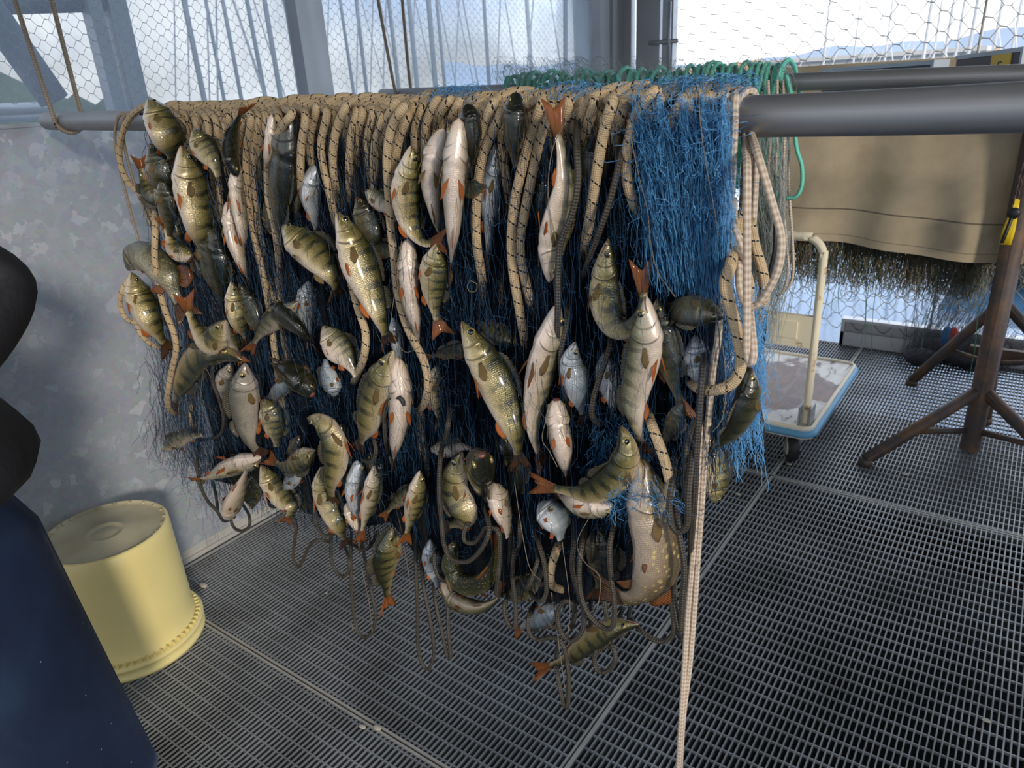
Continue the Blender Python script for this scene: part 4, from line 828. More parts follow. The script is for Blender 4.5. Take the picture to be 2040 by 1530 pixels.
for i, pts in enumerate(([(1530,160),(1534,280),(1530,350),(1538,420),(1535,480)],[(1548,160),(1548,280),(1546,345),(1556,360),(1552,440),(1556,520)],[(1560,160),(1562,300),(1560,400),(1566,480),(1570,540),(1560,580),(1548,590)],[(1570,160),(1572,290),(1572,380),(1578,470),(1580,540),(1572,570),(1556,585)])):
    MB().tube(spline(rear(pts, (1.35 + .01 * i) * H), step=.012), .0046, 8).make('pale_cord', M['white'], None, label='thin pale cord hanging from the right end of the second pipe, %s from the left' % ordinal(i + 1), cat='cord')
b = MB()
for _ in range(900):                                  # white and grey net below the green cord
    px = rng.uniform(1490, 1570); y0 = rng.uniform(240, 520); L_ = rng.uniform(40, 260); a = np.linspace(0, 1, 9); Y = rng.uniform(1.33, 1.42) * H
    b.tube(np.array([aty(px + 8 * math.sin(t_ * 6 + _) - 10 * t_, y0 + L_ * t_, Y) for t_ in a]), .0006, 3, False)
for _ in range(500):
    px = rng.uniform(990, 1575); y0 = rng.uniform(140, 175); a = np.linspace(0, 1, 7); Y = rng.uniform(1.36, 1.43) * H
    b.tube(np.array([aty(px + 14 * math.sin(t_ * 5 + _), y0 + 30 * math.cos(t_ * 4 + _), Y) for t_ in a]), .0005, 3, False)
b.make('pale_net', M['fuzz'], None, label='pale green-grey net hanging from the second pipe among green cord', cat='net', kind='stuff')
# ------------------------------------------------------------------ third rack: canvas with old nets under it
YT = 2.22 * H
zt = lambda px, py: aty(px, py, YT)
MB().tube([(-1.6, YT, H - .02), (1.0, YT, H - .02)], .03, 24).make('net_bar', M['rusty'], None, label='third pipe at the back under the beige canvas', cat='pipe')
def tarpf(u, v):
    X = -1.15 + 2.1 * u; zb = H - .705 - .055 * u - (.03 if u < .55 else 0) + .012 * math.sin(u * 9); z = (H + .012) * (1 - v) + zb * v
    y = YT - .036 - .028 * math.sin(v * 1.5) - v * (.030 * math.sin(u * 17 + 1.2 * v) + .018 * math.sin(u * 41 + 2 * v)); return X, y, z
nu, nv = 90, 30; V = []; Fc = []; U = []
for s2 in (0, 1):
    for i in range(nu + 1):
        for j in range(nv + 1):
            p = tarpf(i / nu, j / nv); V.append((p[0], p[1] + s2 * .002, p[2])); U.append((i / nu * 2.1, j / nv))
n1 = (nu + 1) * (nv + 1)
for i in range(nu):
    for j in range(nv): a = i * (nv + 1) + j; Fc.append((a, a + 1, a + nv + 2, a + nv + 1)); a += n1; Fc.append((a, a + nv + 1, a + nv + 2, a + 1))
def tarp(t):
    o = obj(t); uv = uvc(t); u, v, _ = t.sep(uv); n = t.n('ShaderNodeTexNoise', Vector=o, Scale=5.0, Detail=8.0, Roughness=.65); w = t.n('ShaderNodeTexNoise', Vector=scaled(t, o, (400, 1, 400)), Scale=1.0)
    c = t.ramp(n, [(.3, (.47, .385, .26)), (.6, (.62, .52, .37)), (.8, (.68, .59, .44))])
    sm = t.m('ABSOLUTE', t.m('SUBTRACT', v, .80)); c = t.mix(t.m('MULTIPLY', t.m('LESS_THAN', sm, .004), .8), c, (.10, .08, .06))
    sm2 = t.m('ABSOLUTE', t.m('SUBTRACT', v, .955)); c = t.mix(t.m('MULTIPLY', t.m('LESS_THAN', sm2, .003), .5), c, (.14, .11, .08))
    p = pbr(t, Base_Color=c, Roughness=.85, Normal=bump(t, t.m('ADD', w.outputs[0], n.outputs[0]), .002, .5).outputs[0])
    return t.n('ShaderNodeMixShader', Fac=.22, i1=p.outputs[0], i2=t.n('ShaderNodeBsdfTranslucent', Color=c).outputs[0])
mk('canvas_cover', V, Fc, material('beige_canvas', tarp), None, U, label='beige canvas sheet hanging over the third rack at the back right', cat='canvas')
olds = [plain('old_net_%s' % n_, c_, .8, 0, .4, 20) for n_, c_ in (('grey', (.17, .155, .12)), ('green', (.06, .17, .11)), ('tan', (.24, .19, .105)), ('pale', (.34, .36, .34)))]
on = empty('old_net', (-.55, YT + .03, H - .9), label='ragged grey-green old net fringe hanging out below the beige canvas', cat='net')
for mi, (m_, cnt) in enumerate(zip(olds, (1500, 420, 1100, 700))):
    b = MB()
    for _ in range(cnt):
        u = rng.uniform(0, 1); X = -1.15 + 1.22 * u if mi < 3 else rng.uniform(-.40, .06); L_ = (rng.uniform(.18, .36) if X < -.12 else rng.uniform(.10, .24)); a = np.linspace(0, 1, 9); ph = rng.uniform(0, 6, 3); Y = YT + rng.uniform(-.01, .08)
        b.tube(np.stack([X + .014 * np.sin(a * 7 + ph[0]) * (.4 + a), Y + .01 * np.sin(a * 6 + ph[1]), H - .55 - (L_ + .05) * a], 1), .0011 if mi < 3 else .0006, 3, False)
        if rng.random() < .09:
            rr = rng.uniform(.01, .035); zc = H - .60 - L_; aa = np.linspace(0, 2 * math.pi, 13); b.tube(np.stack([X + rr * np.cos(aa), np.full(13, Y), zc - rr * 1.2 + rr * 1.5 * np.sin(aa)], 1), .0012, 3, False)
    b.make('net_strands', m_, on, kind='stuff')
b = MB()
for _ in range(16):
    X = rng.uniform(-1.05, -.1); a = np.linspace(0, 1, 9); z1 = rng.uniform(.25, .55); b.tube(np.stack([X + .01 * np.sin(a * 5 + _), np.full(9, YT + .03), H - .80 - z1 * a], 1), .0014, 4, False)
b.make('hanging_threads', olds[1], on, kind='stuff')
# ------------------------------------------------------------------ rusty tripod stands
def stand(X, Y, top, feet, lb, hub=.30, bot=.012):
    r0 = empty('pipe_stand', (X, Y, 0), label=lb, cat='stand')
    MB().tube([(X, Y, bot), (X, Y, bot + .001), (X, Y, top)], .040, 24).make('post', M['rusty'], r0)
    for f in feet:
        e = np.array([X + f[0], Y + f[1], .026]); h_ = np.array([X, Y, hub]); dv = e - h_; 
        MB().tube([h_, h_ + dv * .5, e], .026, 14).make('leg', M['rusty'], r0)
        MB().tube([e - (0, 0, .024), e + (0, 0, .004)], .03, 12).make('foot', M['rusty'], r0)
    m = [np.array([X + f[0] * .55, Y + f[1] * .55, .028 + (hub - .028) * .45 - .02]) for f in feet]
    b = MB()
    for p in m: b.tube([np.array([X, Y, m[0][2] - .03]), p], .013, 8)
    b.make('brace', M['rusty'], r0); return r0
fa = aty  # keep a short name for points on upright planes
X1, Y1 = -.031 * H, 2.154 * H
f1 = atz(1725, 915, .026); stand(X1, Y1, H - .055, [(f1[0] - X1, f1[1] - Y1), (.40, -.20), (.02, .42)], 'brown rusty tripod stand with splayed legs at the right')
X2, Y2 = -.03 * H, 2.55 * H
stand(X2, Y2, 1.35, [(-.33, .05), (.45, .10), (.03, -.30)], 'second rusty tripod stand right behind the first', hub=.52)
b = MB(); b.box((X2 - .10, Y2 + .08, .20), (X2 + .75, Y2 + .11, .25)).make('crossbar', M['rusty'], None, False, label='dark flat crossbar behind the second tripod stand', cat='bar')
# chain with yellow float and black handle beside the post
ch = empty('chain_tag', tuple(aty(2015, 420, 2.10 * H)), label='short chain with yellow plastic tag hanging beside the tripod post', cat='chain')
b = MB()
for k in range(9):
    c = aty(2037 - k * 2.6, 335 + k * 10.5, 2.10 * H); a = np.linspace(0, 2 * math.pi, 13); ax = (1, 0) if k % 2 else (0, 1)
    b.tube(np.stack([c[0] + .008 * np.cos(a) * (ax[0] + .2), c[1] + .008 * np.cos(a) * ax[1], c[2] + .020 * np.sin(a)], 1), .0028, 6, False)
b.make('links', M['rusty'], ch)
A_ = [aty(x, y, 2.10 * H) for x, y in ((2022, 395), (2010, 425), (1996, 460), (1990, 486))]; B_ = [aty(x, y, 2.10 * H) for x, y in ((2032, 398), (2028, 430), (2022, 462), (2014, 488))]
MB().sheet(A_, B_, .012, (0, 1, 0), 4).make('yellow_tag', plain('yellow_plastic', (.80, .58, .02), .4, 0, .15), ch)
MB().tube([aty(2019, 425, 2.085 * H), aty(1996, 484, 2.085 * H)], .007, 8).ball(aty(2020, 425, 2.085 * H), .022, 8, None, (1, .5, 1)).make('black_handle', plain('black_rubber', (.012, .012, .014), .5), ch)
# ------------------------------------------------------------------ flat trolley
tr = empty('platform_trolley', (-.9, 3.3, 0), label='worn cream platform trolley with light blue bumper rim and rusty folding handle', cat='trolley')
x0, x1, y0, y1, zd = -.384 * H - .62, -.384 * H + .01, 1.83 * H, 2.39 * H, .185
def rrect(x0, x1, y0, y1, r, n=6):
    P = []
    for cx_, cy_, a0 in ((x1 - r, y1 - r, 0), (x0 + r, y1 - r, 90), (x0 + r, y0 + r, 180), (x1 - r, y0 + r, 270)):
        for i in range(n + 1): a = math.radians(a0 + 90 * i / n); P.append((cx_ + r * math.cos(a), cy_ + r * math.sin(a)))
    return P
def slab(P, z0, z1):
    n = len(P); V = [(x, y, z0) for x, y in P] + [(x, y, z1) for x, y in P]
    return V, [(i, (i + 1) % n, n + (i + 1) % n, n + i) for i in range(n)] + [tuple(range(n, 2 * n)), tuple(range(n))[::-1]]
def deckm(t):
    o = obj(t); n = t.n('ShaderNodeTexNoise', Vector=o, Scale=4.5, Detail=10.0, Roughness=.7); n2 = t.n('ShaderNodeTexNoise', Vector=scaled(t, o, (8, 3, 3)), Scale=2.2, Detail=8.0, Distortion=.8)
    c = t.ramp(n2, [(.44, (.62, .58, .52)), (.50, (.40, .32, .27)), (.60, (.17, .115, .09)), (.75, (.10, .08, .075))])
    c = t.mix(.0, c, c); ox, oy, oz = t.sep(o)
    rr = t.m('SQRT', t.m('ADD', t.m('POWER', t.m('MULTIPLY', t.m('SUBTRACT', ox, -.02), 3.4), 2.0), t.m('POWER', t.m('MULTIPLY', t.m('SUBTRACT', oy, .08), 2.6), 2.0)))
    rr = t.m('ADD', rr, t.m('MULTIPLY_ADD', n, 1.5, -.75)); dirt = t.ramp(n2, [(.3, (.26, .19, .155)), (.5, (.15, .095, .07)), (.7, (.27, .15, .10))])
    base = t.ramp(n2, [(.40, (.78, .73, .66)), (.60, (.64, .58, .52)), (.64, (.14, .12, .11))])
    c = t.mix(t.ramp(rr, [(.90, (1, 1, 1)), (1.2, (0, 0, 0))]), base, dirt); return pbr(t, Base_Color=c, Roughness=.5)
V, Fc = slab(rrect(x0, x1, y0, y1, .05), zd - .045, zd); mk('deck', V, Fc, material('worn_deck', deckm), tr, None, False)
cream = rust('cream_paint', (.84, .76, .57), (.36, .16, .05), 0.0)
for nd in cream.node_tree.nodes:
    if nd.type == 'VALTORGB': nd.color_ramp.elements[0].position = .60; nd.color_ramp.elements[1].position = .68
lip = [(x, y, zd + .002) for x, y in rrect(x0 + .008, x1 - .008, y0 + .008, y1 - .008, .045)]; lip.append(lip[0])
MB().tube(np.array(lip), .009, 8, False).make('deck_lip', cream, tr)
rim = [(x, y, zd - .022) for x, y in rrect(x0, x1, y0, y1, .05)]; rim.append(rim[0])
MB().tube(np.array(rim), .017, 10, False).make('bumper_rim', plain('blue_bumper', (.13, .36, .56), .5, 0, .15), tr)
rub = plain('black_tyre', (.018, .018, .020), .6); hubm = plain('wheel_hub', (.62, .58, .47), .5)
for wx in (x0 + .13, x1 - .09):
    for wy in (y0 + .07, y1 - .13):
        ax = np.array([.88, .47, 0]); c = np.array([wx, wy, .0625]); 
        w_ = MB().tube([c - ax * .022, c - ax * .019, c + ax * .019, c + ax * .022], [.052, .0625, .0625, .052], 24).make('wheel', rub, tr)
        MB().tube([c - ax * .024, c + ax * .024], .036, 16).make('wheel_hub', hubm, w_)
        s2 = np.array([ax[0], ax[1], 0]) * .027; b = MB()
        for q in (s2, -s2): b.tube([c + q, c + q + (0.012, 0, .085)], .008, 6)
        b.box((c[0] - .04, c[1] - .04, zd - .052), (c[0] + .04, c[1] + .04, zd - .044)).make('caster_fork', M['alu'], tr)
hx0, hx1, hy = x0 + .05, x1 - .045, y0 + .075
def hz(px, py): return aty(px, py, hy)[2]
zt_ = hz(1600, 470); a = np.linspace(0, math.pi / 2, 7); R = .085
P = [(hx1, hy, zd - .02), (hx1 , hy, (zd + zt_) / 2)] + [(hx1 - R + R * math.cos(v), hy, zt_ - R + R * math.sin(v)) for v in a] + [(hx0 + R - R * math.sin(v), hy, zt_ - R + R * math.cos(v)) for v in a] + [(hx0, hy, (zd + zt_) / 2), (hx0, hy, zd - .02)]
MB().tube(spline(np.array(P), step=.03), .0165, 16).make('handle', cream, tr)
b = MB().box((hx0, hy - .012, hz(1640, 697)), (hx1, hy + .012, hz(1640, 633)))
b.box((hx0 + .07, hy - .017, hz(1640, 680)), (hx1 - .07, hy - .011, hz(1640, 646))); b.make('handle_plate', cream, tr, False)
for hx in (hx0, hx1):
    b = MB().box((hx - .026, hy - .035, zd), (hx - .020, hy + .04, zd + .085)).box((hx + .020, hy - .035, zd), (hx + .026, hy + .04, zd + .085)).tube([(hx - .028, hy, zd + .05), (hx + .028, hy, zd + .05)], .008, 8); b.make('hinge_bracket', M['alu'], tr, False)
# junk in a dark mesh bag by the stands
bag = empty('net_bag', (-.33, 4.25, 0), label='crumpled dark net bag with rags lying by the stands', cat='net bag')
b = MB(); c0 = atz(1840, 735, .0)
for k in range(9):
    c = c0 + np.array([rng.uniform(-.10, .30), rng.uniform(-.05, .22), rng.uniform(.03, .10)]); b.ball(c, rng.uniform(.04, .09), 8, None, (1.2, 1, .6))
b.make('rags', plain('dark_rag', (.035, .035, .045), .9, 0, .5, 30, .01), bag)
b = MB()
for _ in range(500):
    X = c0[0] + rng.uniform(-.14, .34); a = np.linspace(0, 1, 8); L_ = rng.uniform(.05, .55) * (1.0 if X < c0[0] + .18 else .45); dx = rng.normal(.12, .08)
    b.tube(np.stack([X + dx * a + .01 * np.sin(a * 9 + _), c0[1] + rng.uniform(-.03, .2) + .02 * np.sin(a * 4 + _), .01 + L_ * a ** 1.2], 1), .0009, 3, False)
b.make('mesh', plain('black_mesh', (.03, .035, .04), .6), bag, kind='stuff')
for c_, m_, n_ in (((.55, .08, .06), .05, 'red_rag'), ((.05, .22, .5), .02, 'blue_rag')):
    MB().ball(c0 + np.array([.06 + m_, .03, .20]), .035, 8, None, (.8, .8, 1.6)).make(n_, plain(n_, c_, .7, 0, .3, 30, .01), bag)
# ------------------------------------------------------------------ boards above the canvas rack
blk = plain('dark_box_side', (.045, .05, .065), .4, 0, .2); edg = plain('pale_box_edge', (.42, .48, .55), .4)
yel = plain('yellow_label', (.72, .48, .05), .5, 0, .08)
def board(pa, pb, hpx, Y, lb, label_at=None):
    A = aty(pa[0], pa[1], Y); B = aty(pb[0], pb[1], Y - .35); hh = .085; dv = B - A; L_ = np.linalg.norm(dv); ex = dv / L_; ez = np.array([0, 0, 1.0]); ez = ez - ez @ ex * ex; ez /= np.linalg.norm(ez); ey = np.cross(ez, ex)
    r0 = empty('storage_box', tuple(A), label=lb, cat='box'); ax = [ex, ey, ez]
    MB().box((0, 0, -hh), (L_, .05, 0), ax, A).make('side', blk, r0, False)
    MB().box((-.002, -.004, -.002), (L_ + .002, .06, .010), ax, A).box((L_, -.003, -hh), (L_ + .012, .05, .01), ax, A).make('edge', edg, r0, False)
    if label_at:
        lbx = MB().box((L_ * label_at[0], -.0035, -hh), (L_ * label_at[1], -.0005, -.002), ax, A).make('label', yel, r0, False)
        w0 = L_ * (label_at[0] + label_at[1]) / 2; b = MB(); s_ = .0105
        for (u0, v0, u1, v1) in ((-.9, 0.1, .9, .45), (-.9, -1.3, -.55, .4), (-.9, -1.3, .9, -.95), (-.9, -2.2, .9, -1.9), (-.9, -3.4, .9, -3.1)):
            b.box((w0 + u0 * s_, -.0052, -.026 + v0 * s_), (w0 + max(u1, u0 + .3) * s_, -.0030, -.026 + v1 * s_), ax, A)
        b.make('lettering', blk, lbx, False)
MB().tube([(-1.2, 1.80 * H, min(aty(1906, 118, 1.85 * H)[2], aty(1640, 143, 1.85 * H)[2]) - .105), (.9, 1.80 * H, min(aty(1906, 118, 1.85 * H)[2], aty(1640, 143, 1.85 * H)[2]) - .105)], .02, 16).make('rack_rail', M['rusty'], None, label='thin rail under the dark flat boxes behind the second pipe', cat='rail')
board((1906, 118), (2036, 101), 26, 1.85 * H, 'dark flat box with a yellow label above the second pipe', (.60, .88))
board((1640, 143), (1856, 127), 12, 1.85 * H, 'dark flat box without label above the second pipe')
# ------------------------------------------------------------------ bucket
yb_ = plain('pale_yellow_plastic', (.74, .62, .26), .42, 0, .06, 6)
cb = np.array([-2.150, .778, 0.0]); 
bk = empty('bucket', tuple(cb), label='pale yellow plastic bucket standing upside down by the metal wall', cat='bucket')
RT, RB, HB = .178, .206, .415
pr = [(RB - .006, 0), (RB, .002), (RB, .012), (RB - .004, .016), (RB - .004, .034), (RB + .002, .038), (RB + .002, .046), (RB - .012, .050), (RB - .020, .052)]
pr += [(RB - .022 + (RT - RB + .024) * f, .055 + (HB - .060) * f) for f in np.linspace(0, 1, 8)] + [(RT - .002, HB), (RT - .006, HB + .001)]
MB().lathe(pr, cb, 72).make('wall', yb_, bk)
def basem(t):
    n = t.n('ShaderNodeTexNoise', Vector=obj(t), Scale=7.0, Detail=8.0); c = t.ramp(n, [(.3, (.36, .31, .19)), (.55, (.50, .45, .30)), (.8, (.60, .53, .33))]); return pbr(t, Base_Color=c, Roughness=.55)
b = MB().lathe([(RT - .005, HB), (RT - .010, HB - .006), (RT - .022, HB - .008), (.125, HB - .008), (.06, HB - .0075), (.055, HB - .004), (.048, HB - .004), (.044, HB - .008), (.03, HB - .008), (.026, HB - .005), (.0, HB - .005)], cb, 72)
for k in range(44):
    a = 2 * math.pi * k / 44 + .07 * math.sin(k * 3); r_ = RT - .010; w_ = .004; c = cb + np.array([r_ * math.cos(a), r_ * math.sin(a), HB - .006])
    b.box((-.006, -.0015, 0), (.006, .0015, .0055), [(math.cos(a), math.sin(a), 0), (-math.sin(a), math.cos(a), 0), (0, 0, 1)], c)
b.make('base', material('bucket_base', basem), bk)
b = MB()
for k in range(60):
    a = 2 * math.pi * k / 60; c = cb + np.array([(RB - .012) * math.cos(a), (RB - .012) * math.sin(a), .050]); b.box((-.007, -.0015, -.004), (.006, .0015, .010), [(math.cos(a), math.sin(a), 0), (-math.sin(a), math.cos(a), 0), (0, 0, 1)], c)
b.make('rim_ribs', yb_, bk, False)
a = math.radians(-73); c = cb + np.array([(RB - .021) * math.cos(a), (RB - .021) * math.sin(a), .075]); MB().box((-.004, -.03, -.02), (.012, .03, .035), [(math.cos(a), math.sin(a), 0), (-math.sin(a), math.cos(a), 0), (0, 0, 1)], c).make('handle_lug', yb_, bk, False)
# ------------------------------------------------------------------ person at the left edge
def skin(name, verts, edges, mat, parent, sub=2, root=0):
    org = np.array(parent_world(parent)); me = bpy.data.meshes.new(name); me.from_pydata([tuple(np.array(v[0]) - org) for v in verts], edges, []); me.materials.append(mat)
    o = bpy.data.objects.new(name, me); C.objects.link(o); o.parent = parent
    md = o.modifiers.new('skin', 'SKIN'); md.use_smooth_shade = True; md.branch_smoothing = .6
    for i, v in enumerate(verts): me.skin_vertices[0].data[i].radius = v[1] if hasattr(v[1], '__len__') else (v[1], v[1]); me.skin_vertices[0].data[i].use_root = (i == root)
    s2 = o.modifiers.new('sub', 'SUBSURF'); s2.levels = sub; s2.render_levels = sub; return o
pc = np.array([-1.60, .20, 0.0]); fw = np.array([.95, -.31, 0]); lf = np.array([.31, .95, 0])      # forward, the person's left
pe = empty('person', tuple(pc), label='person in black jacket and long dark blue rubber apron at the left edge', cat='person')
def B(f, l, z): return pc + fw * f + lf * l + np.array([0, 0, z])
fleshm = plain('skin', (.50, .30, .22), .5, 0, .1); black = plain('black_jacket', (.008, .0085, .012), .75, 0, .5, 12, .01)
vs = [(B(0, 0, .98), .15), (B(0, 0, 1.15), .14), (B(0, 0, 1.38), .16), (B(.0, 0, 1.50), .07), (B(.02, 0, 1.60), .065), (B(.03, 0, 1.69), .095), (B(.03, 0, 1.77), .07)]
es = [(0, 1), (1, 2), (2, 3), (3, 4), (4, 5), (5, 6)]
for sg in (1, -1):
    n0 = len(vs); vs += [(B(0, .10 * sg, .90), .085), (B(.03, .12 * sg, .50), .058), (B(0, .12 * sg, .12), .038), (B(0, .12 * sg, .05), .04), (B(.16, .13 * sg, .04), .03)]
    es += [(0, n0)] + [(n0 + i, n0 + i + 1) for i in range(4)]
    n0 = len(vs); el = B(.02, .34 * sg, 1.315) if sg == 1 else B(.05, -.33, 1.17); zh = .06 if sg == 1 else 0
    vs += [(B(0, .17 * sg, 1.42), .062), (el, .044), (B(.27, .12 * sg, 1.12 + zh), .030), (B(.33, .07 * sg, 1.11 + zh), .032)]; es += [(2, n0), (n0, n0 + 1), (n0 + 1, n0 + 2), (n0 + 2, n0 + 3)]
    for k, (du, ln) in enumerate(((-.03, .065), (-.01, .078), (.01, .072), (.03, .058))):
        q = len(vs); vs += [(B(.36, .07 * sg + du * .3, 1.11 + zh - du * .8), .009), (B(.36 + ln * .6, .06 * sg, 1.10 + zh - du), .0085), (B(.36 + ln * .8, .05 * sg, 1.07 + zh - du), .007)]; es += [(n0 + 3, q), (q, q + 1), (q + 1, q + 2)]
    q = len(vs); vs += [(B(.33, .04 * sg, 1.14 + zh), .010), (B(.37, .01 * sg, 1.15 + zh), .008)]; es += [(n0 + 3, q), (q, q + 1)]
skin('body', vs, es, fleshm, pe)
MB().ball(B(.0, 0, 1.74), .108, 12, [fw, lf, (0, 0, 1)], (1, .9, 1)).make('hair', plain('dark_hair', (.02, .014, .01), .6), pe)
b = MB().ball(B(.125, 0, 1.675), .014, 6, None, (1.2, .8, 1.4)); b.make('nose', fleshm, pe)
for sg in (1, -1): MB().ball(B(.105, .035 * sg, 1.70), .011, 6).make('eye', M['pupil'], pe)
for sg in (1, -1): MB().ball(B(.03, .097 * sg, 1.68), .024, 6, [fw, lf, (0, 0, 1)], (.7, .35, 1.2)).make('ear', fleshm, pe)
MB().ball(B(.112, 0, 1.635), .018, 6, [fw, lf, (0, 0, 1)], (.4, 1.2, .35)).make('lips', M['mouth'], pe)
# jacket: trunk with two sleeves, one surface
vs = [(B(0, .06, .92), (.30, .30)), (B(0, .055, 1.03), (.27, .27)), (B(0, 0, 1.16), (.20, .20)), (B(0, 0, 1.36), (.185, .175)), (B(0, 0, 1.49), (.11, .11)), (B(0, 0, 1.54), (.085, .085))]; es = [(0, 1), (1, 2), (2, 3), (3, 4), (4, 5)]
for sg in (1, -1):
    n0 = len(vs); el = B(.02, .34 * sg, 1.315) if sg == 1 else B(.05, -.33, 1.17)
    vs += [(B(0, .18 * sg, 1.43), .085), (B(.01, .28 * sg, 1.36), .074), (el, .062), (B(.12, .23 * sg, 1.23 if sg == 1 else 1.15), .056), (B(.26, .12 * sg, 1.18 if sg == 1 else 1.12), .045)]; es += [(3, n0)] + [(n0 + i, n0 + i + 1) for i in range(4)]
skin('jacket', vs, es, black, pe)
skin('trousers', [(B(0, 0, .98), .16), (B(0, 0, .88), .165), (B(0, .10, .75), .115), (B(.03, .12, .48), .085), (B(0, .12, .13), .075), (B(0, -.10, .75), .115), (B(.03, -.12, .48), .085), (B(0, -.12, .13), .075)], [(0, 1), (1, 2), (2, 3), (3, 4), (1, 5), (5, 6), (6, 7)], black, pe)
for sg in (1, -1): skin('rubber_boot', [(B(-.02, .12 * sg, .36), .075), (B(0, .12 * sg, .15), .066), (B(.0, .12 * sg, .055), .054), (B(.10, .125 * sg, .048), .048), (B(.20, .13 * sg, .045), .042)], [(0, 1), (1, 2), (2, 3), (3, 4)], plain('dark_boot', (.02, .022, .03), .35), pe)
def apronm(t):
    o = obj(t); n = t.n('ShaderNodeTexNoise', Vector=o, Scale=4.0, Detail=8.0); s_ = t.n('ShaderNodeTexVoronoi', Vector=o, Scale=42.0); n3 = t.n('ShaderNodeTexNoise', Vector=o, Scale=60.0)
    c = t.ramp(n, [(.3, (.008, .014, .035)), (.6, (.014, .026, .060)), (.8, (.022, .05, .10))])
    c = t.mix(t.m('MULTIPLY', t.m('LESS_THAN', s_.outputs['Distance'], .075), t.m('GREATER_THAN', t.sep(s_.outputs['Color'])[0], .6)), c, (.25, .27, .30))
    return pbr(t, Base_Color=c, Roughness=t.m('MULTIPLY_ADD', n3, .25, .28), Normal=bump(t, n.outputs[0], .01, .4).outputs[0])
nu, nv = 40, 30; V = []; Fc = []
for s2 in (0, 1):
    for i in range(nu + 1):
        for j in range(nv + 1):
            u = i / nu * 2 - 1; v = j / nv; z = 1.33 - 1.16 * v; hw = .10 + .22 * min(1, v * 2.5) + .05 * v; ang = u * (1.15 + .35 * min(1, v * 3)); rr = (.185 + .055 * v) - s2 * .003
            V.append(B(rr * math.cos(ang) * 1.0 + .012 * math.sin(u * 7) * v, (rr + .02) * math.sin(ang) * hw / .30, z))
n1 = (nu + 1) * (nv + 1)
for i in range(nu):
    for j in range(nv): a = i * (nv + 1) + j; Fc.append((a, a + 1, a + nv + 2, a + nv + 1)); c_ = a + n1; Fc.append((c_, c_ + nv + 1, c_ + nv + 2, c_ + 1))
for i in range(nu):
    for a in (i * (nv + 1), i * (nv + 1) + nv): Fc.append((a, a + nv + 1, a + nv + 1 + n1, a + n1))
for j in range(nv):
    for a in (j, nu * (nv + 1) + j): Fc.append((a, a + n1, a + 1 + n1, a + 1))
mk('apron', V, Fc, material('dark_blue_rubber', apronm), pe)
# ------------------------------------------------------------------ beyond the platform
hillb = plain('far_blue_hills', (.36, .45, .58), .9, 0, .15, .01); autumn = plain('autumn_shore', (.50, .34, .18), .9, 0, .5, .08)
def ridge_(name, az0, az1, dist, h0, amp, mat, lb, seed, depth=60):
    V = []; Fc = []; n = 160
    for i in range(n + 1):
        a = math.radians(az0 + (az1 - az0) * i / n); s_ = math.sin(i * .09 + seed) + .5 * math.sin(i * .23 + seed * 2) + .25 * math.sin(i * .71 + seed)
        h_ = h0 + amp * s_; c = (math.sin(a), math.cos(a)); V += [(c[0] * dist, c[1] * dist, -1), (c[0] * (dist + depth * .5), c[1] * (dist + depth * .5), max(.5, h_)), (c[0] * (dist + depth), c[1] * (dist + depth), -1)]
        if i < n: k = i * 3; Fc += [(k, k + 3, k + 4, k + 1), (k + 1, k + 4, k + 5, k + 2)]
    mk(name, V, Fc, mat, None, None, True, label=lb, cat='hills')
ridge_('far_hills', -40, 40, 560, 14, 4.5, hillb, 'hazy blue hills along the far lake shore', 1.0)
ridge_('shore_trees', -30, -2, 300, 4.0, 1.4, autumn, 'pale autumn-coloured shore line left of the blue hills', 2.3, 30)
mast = plain('white_mast', (.85, .84, .80), .4, .2); dkm = plain('dark_mast', (.20, .23, .27), .5, .2)
def dirp(px, py, dist): r = ray(px, py); r2 = r / math.hypot(r[0], r[1]); return CAM + r2 * dist
for i, (px, dist, h_) in enumerate(((1640, 26, 9), (1700, 34, 8), (1762, 30, 8), (1838, 22, 9), (1858, 30, 9), (1880, 24, 8), (1902, 28, 10), (1926, 21, 8), (1946, 31, 9), (1975, 24, 9), (2012, 27, 9))):
    p = dirp(px, 110, dist); b = MB(); bt = empty('sailboat', (p[0], p[1], -.7), label='distant moored sailboat beyond the fence, %s mast from the left' % ordinal(i + 1), cat='boat', group='moored sailboats beyond the fence')
    MB().tube([(p[0], p[1], -.4), (p[0] + .1, p[1], h_)], [.045, .03], 8).make('mast', mast, bt)
    MB().tube([(p[0] - 2.6, p[1], -.35), (p[0] - 1.6, p[1], -.2), (p[0] + .4, p[1], -.2), (p[0] + 2.4, p[1], -.25)], [.15, .55, .7, .45], 10).make('hull', mast, bt)
    MB().tube([(p[0] + .1, p[1], h_ - .3), (p[0] - 2.6, p[1], 0)], .015, 4).tube([(p[0] + .1, p[1], h_ - .3), (p[0] + 2.4, p[1], 0)], .015, 4).make('stays', mast, bt)
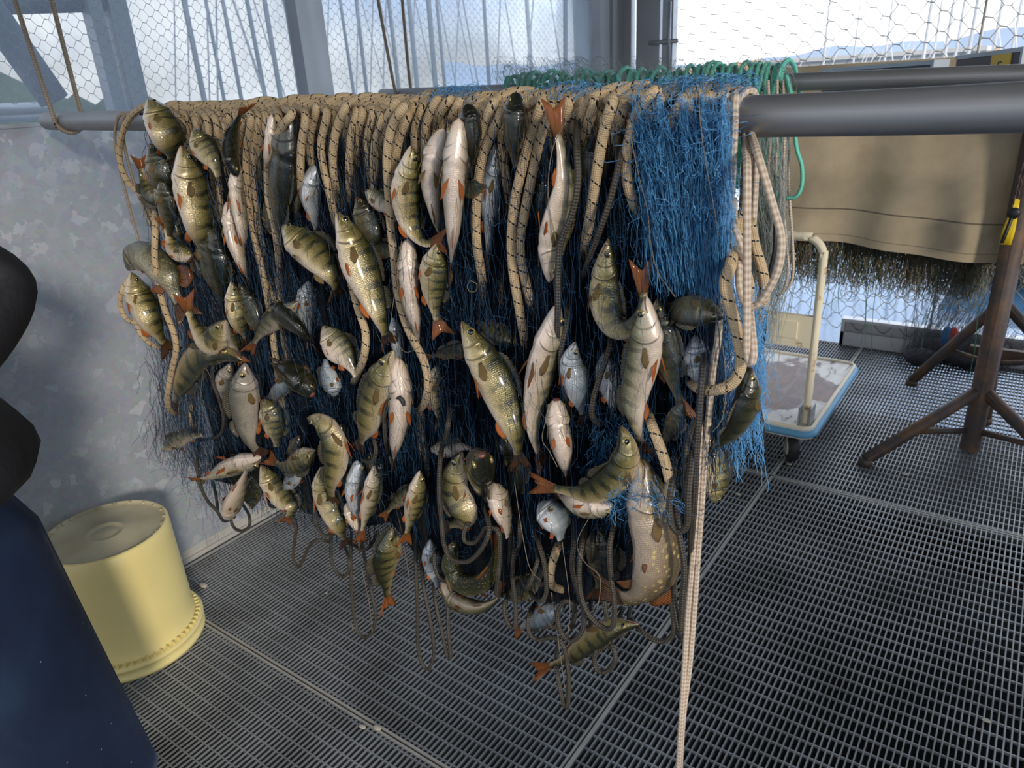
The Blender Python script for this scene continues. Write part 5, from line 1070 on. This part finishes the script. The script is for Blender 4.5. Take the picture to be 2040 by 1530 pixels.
for i, px in enumerate((392, 430, 468, 520, 548, 700, 722, 790, 826, 862, 884, 972, 1064, 1120)):
    dist = 14 + (i * 7) % 9; p = dirp(px, 120, dist); bt = empty('sailboat', (p[0], p[1], -.7), label='blurred sailboat mast behind the left window panes, %s from the left' % ordinal(i + 1), cat='boat', group='moored sailboats behind the left panes')
    ln = random.uniform(-.5, .5); MB().tube([(p[0], p[1], -.4), (p[0] + ln * .6, p[1], 8)], [.05, .035], 8).make('mast', dkm, bt)
    MB().tube([(p[0], p[1] - 1.6, -.5), (p[0], p[1] - .8, -.4), (p[0], p[1] + .6, -.4), (p[0], p[1] + 1.5, -.45)], [.12, .35, .42, .3], 10).make('hull', mast, bt)
    MB().tube([(p[0] + ln * .5, p[1], 7.6), (p[0], p[1] + 1.6, 0)], .018, 4).tube([(p[0] + ln * .5, p[1], 7.6), (p[0], p[1] - 1.7, 0)], .018, 4).make('stays', dkm, bt)
hd = plain('dark_hedge', (.030, .055, .035), .9, 0, .6, 3)
b = MB()
for i in range(420):
    f = rng.uniform(0, 1); p = dirp(-120 + 420 * f, 200, rng.uniform(9.5, 12)); hh = rng.uniform(.12, .42); b.ball((p[0], p[1], H - .9 + rng.uniform(-.7, .95) * (1 - .4 * f)), hh, 4, None, (1, 1, rng.uniform(.8, 1.6)))
b.make('hedge', hd, None, label='dark green shrubs behind the left window panes', cat='shrub', kind='stuff')
MB().box((-14.5, 3, -.7), (-8.5, 12, .1)).make('quay', plain('quay_concrete', (.4, .4, .38), .8), None, False, label='low concrete quay beyond the left wall', cat='quay')
p = aty(1888, 506, 9.0); q = aty(1888, 528, 9.0); MB().box((p[0], 9.0, q[2]), (p[0] + 6, 11.5, p[2])).make('jetty', plain('jetty_concrete', (.62, .56, .50), .8), None, False, label='pale jetty edge on the water behind the fence at the right', cat='jetty')
p = dirp(1690, 128, 90); MB().box((p[0] - 9, p[1] - 3, -.7), (p[0] + 12, p[1] + 3, 2.3)).box((p[0] - 9.5, p[1] - 3.5, 2.3), (p[0] + 12.5, p[1] + 3.5, 2.7)).make('boathouse', plain('pale_boathouse', (.6, .6, .58), .8), None, False, label='low pale building across the water behind the fence', cat='building')
# small scraps caught on the grating
for i, (px, py, s_) in enumerate(((1803, 945, .014), (722, 1448, .012), (752, 1450, .014), (1965, 1436, .011), (650, 1182, .006), (405, 1166, .02), (1572, 925, .012), (1470, 985, .012))):
    c = atz(px, py, .003); b = MB().ball(c + (0, 0, .001), s_, 6, None, (1, .55, .22)); b.make('scrap', plain('pale_scrap_%d' % i, (.5, .45, .36), .8), None, label='pale scrap of debris on the grating, %s from the left' % ordinal([405, 650, 722, 752, 1470, 1572, 1803, 1965].index(px) + 1), cat='debris', group='scraps on the grating')
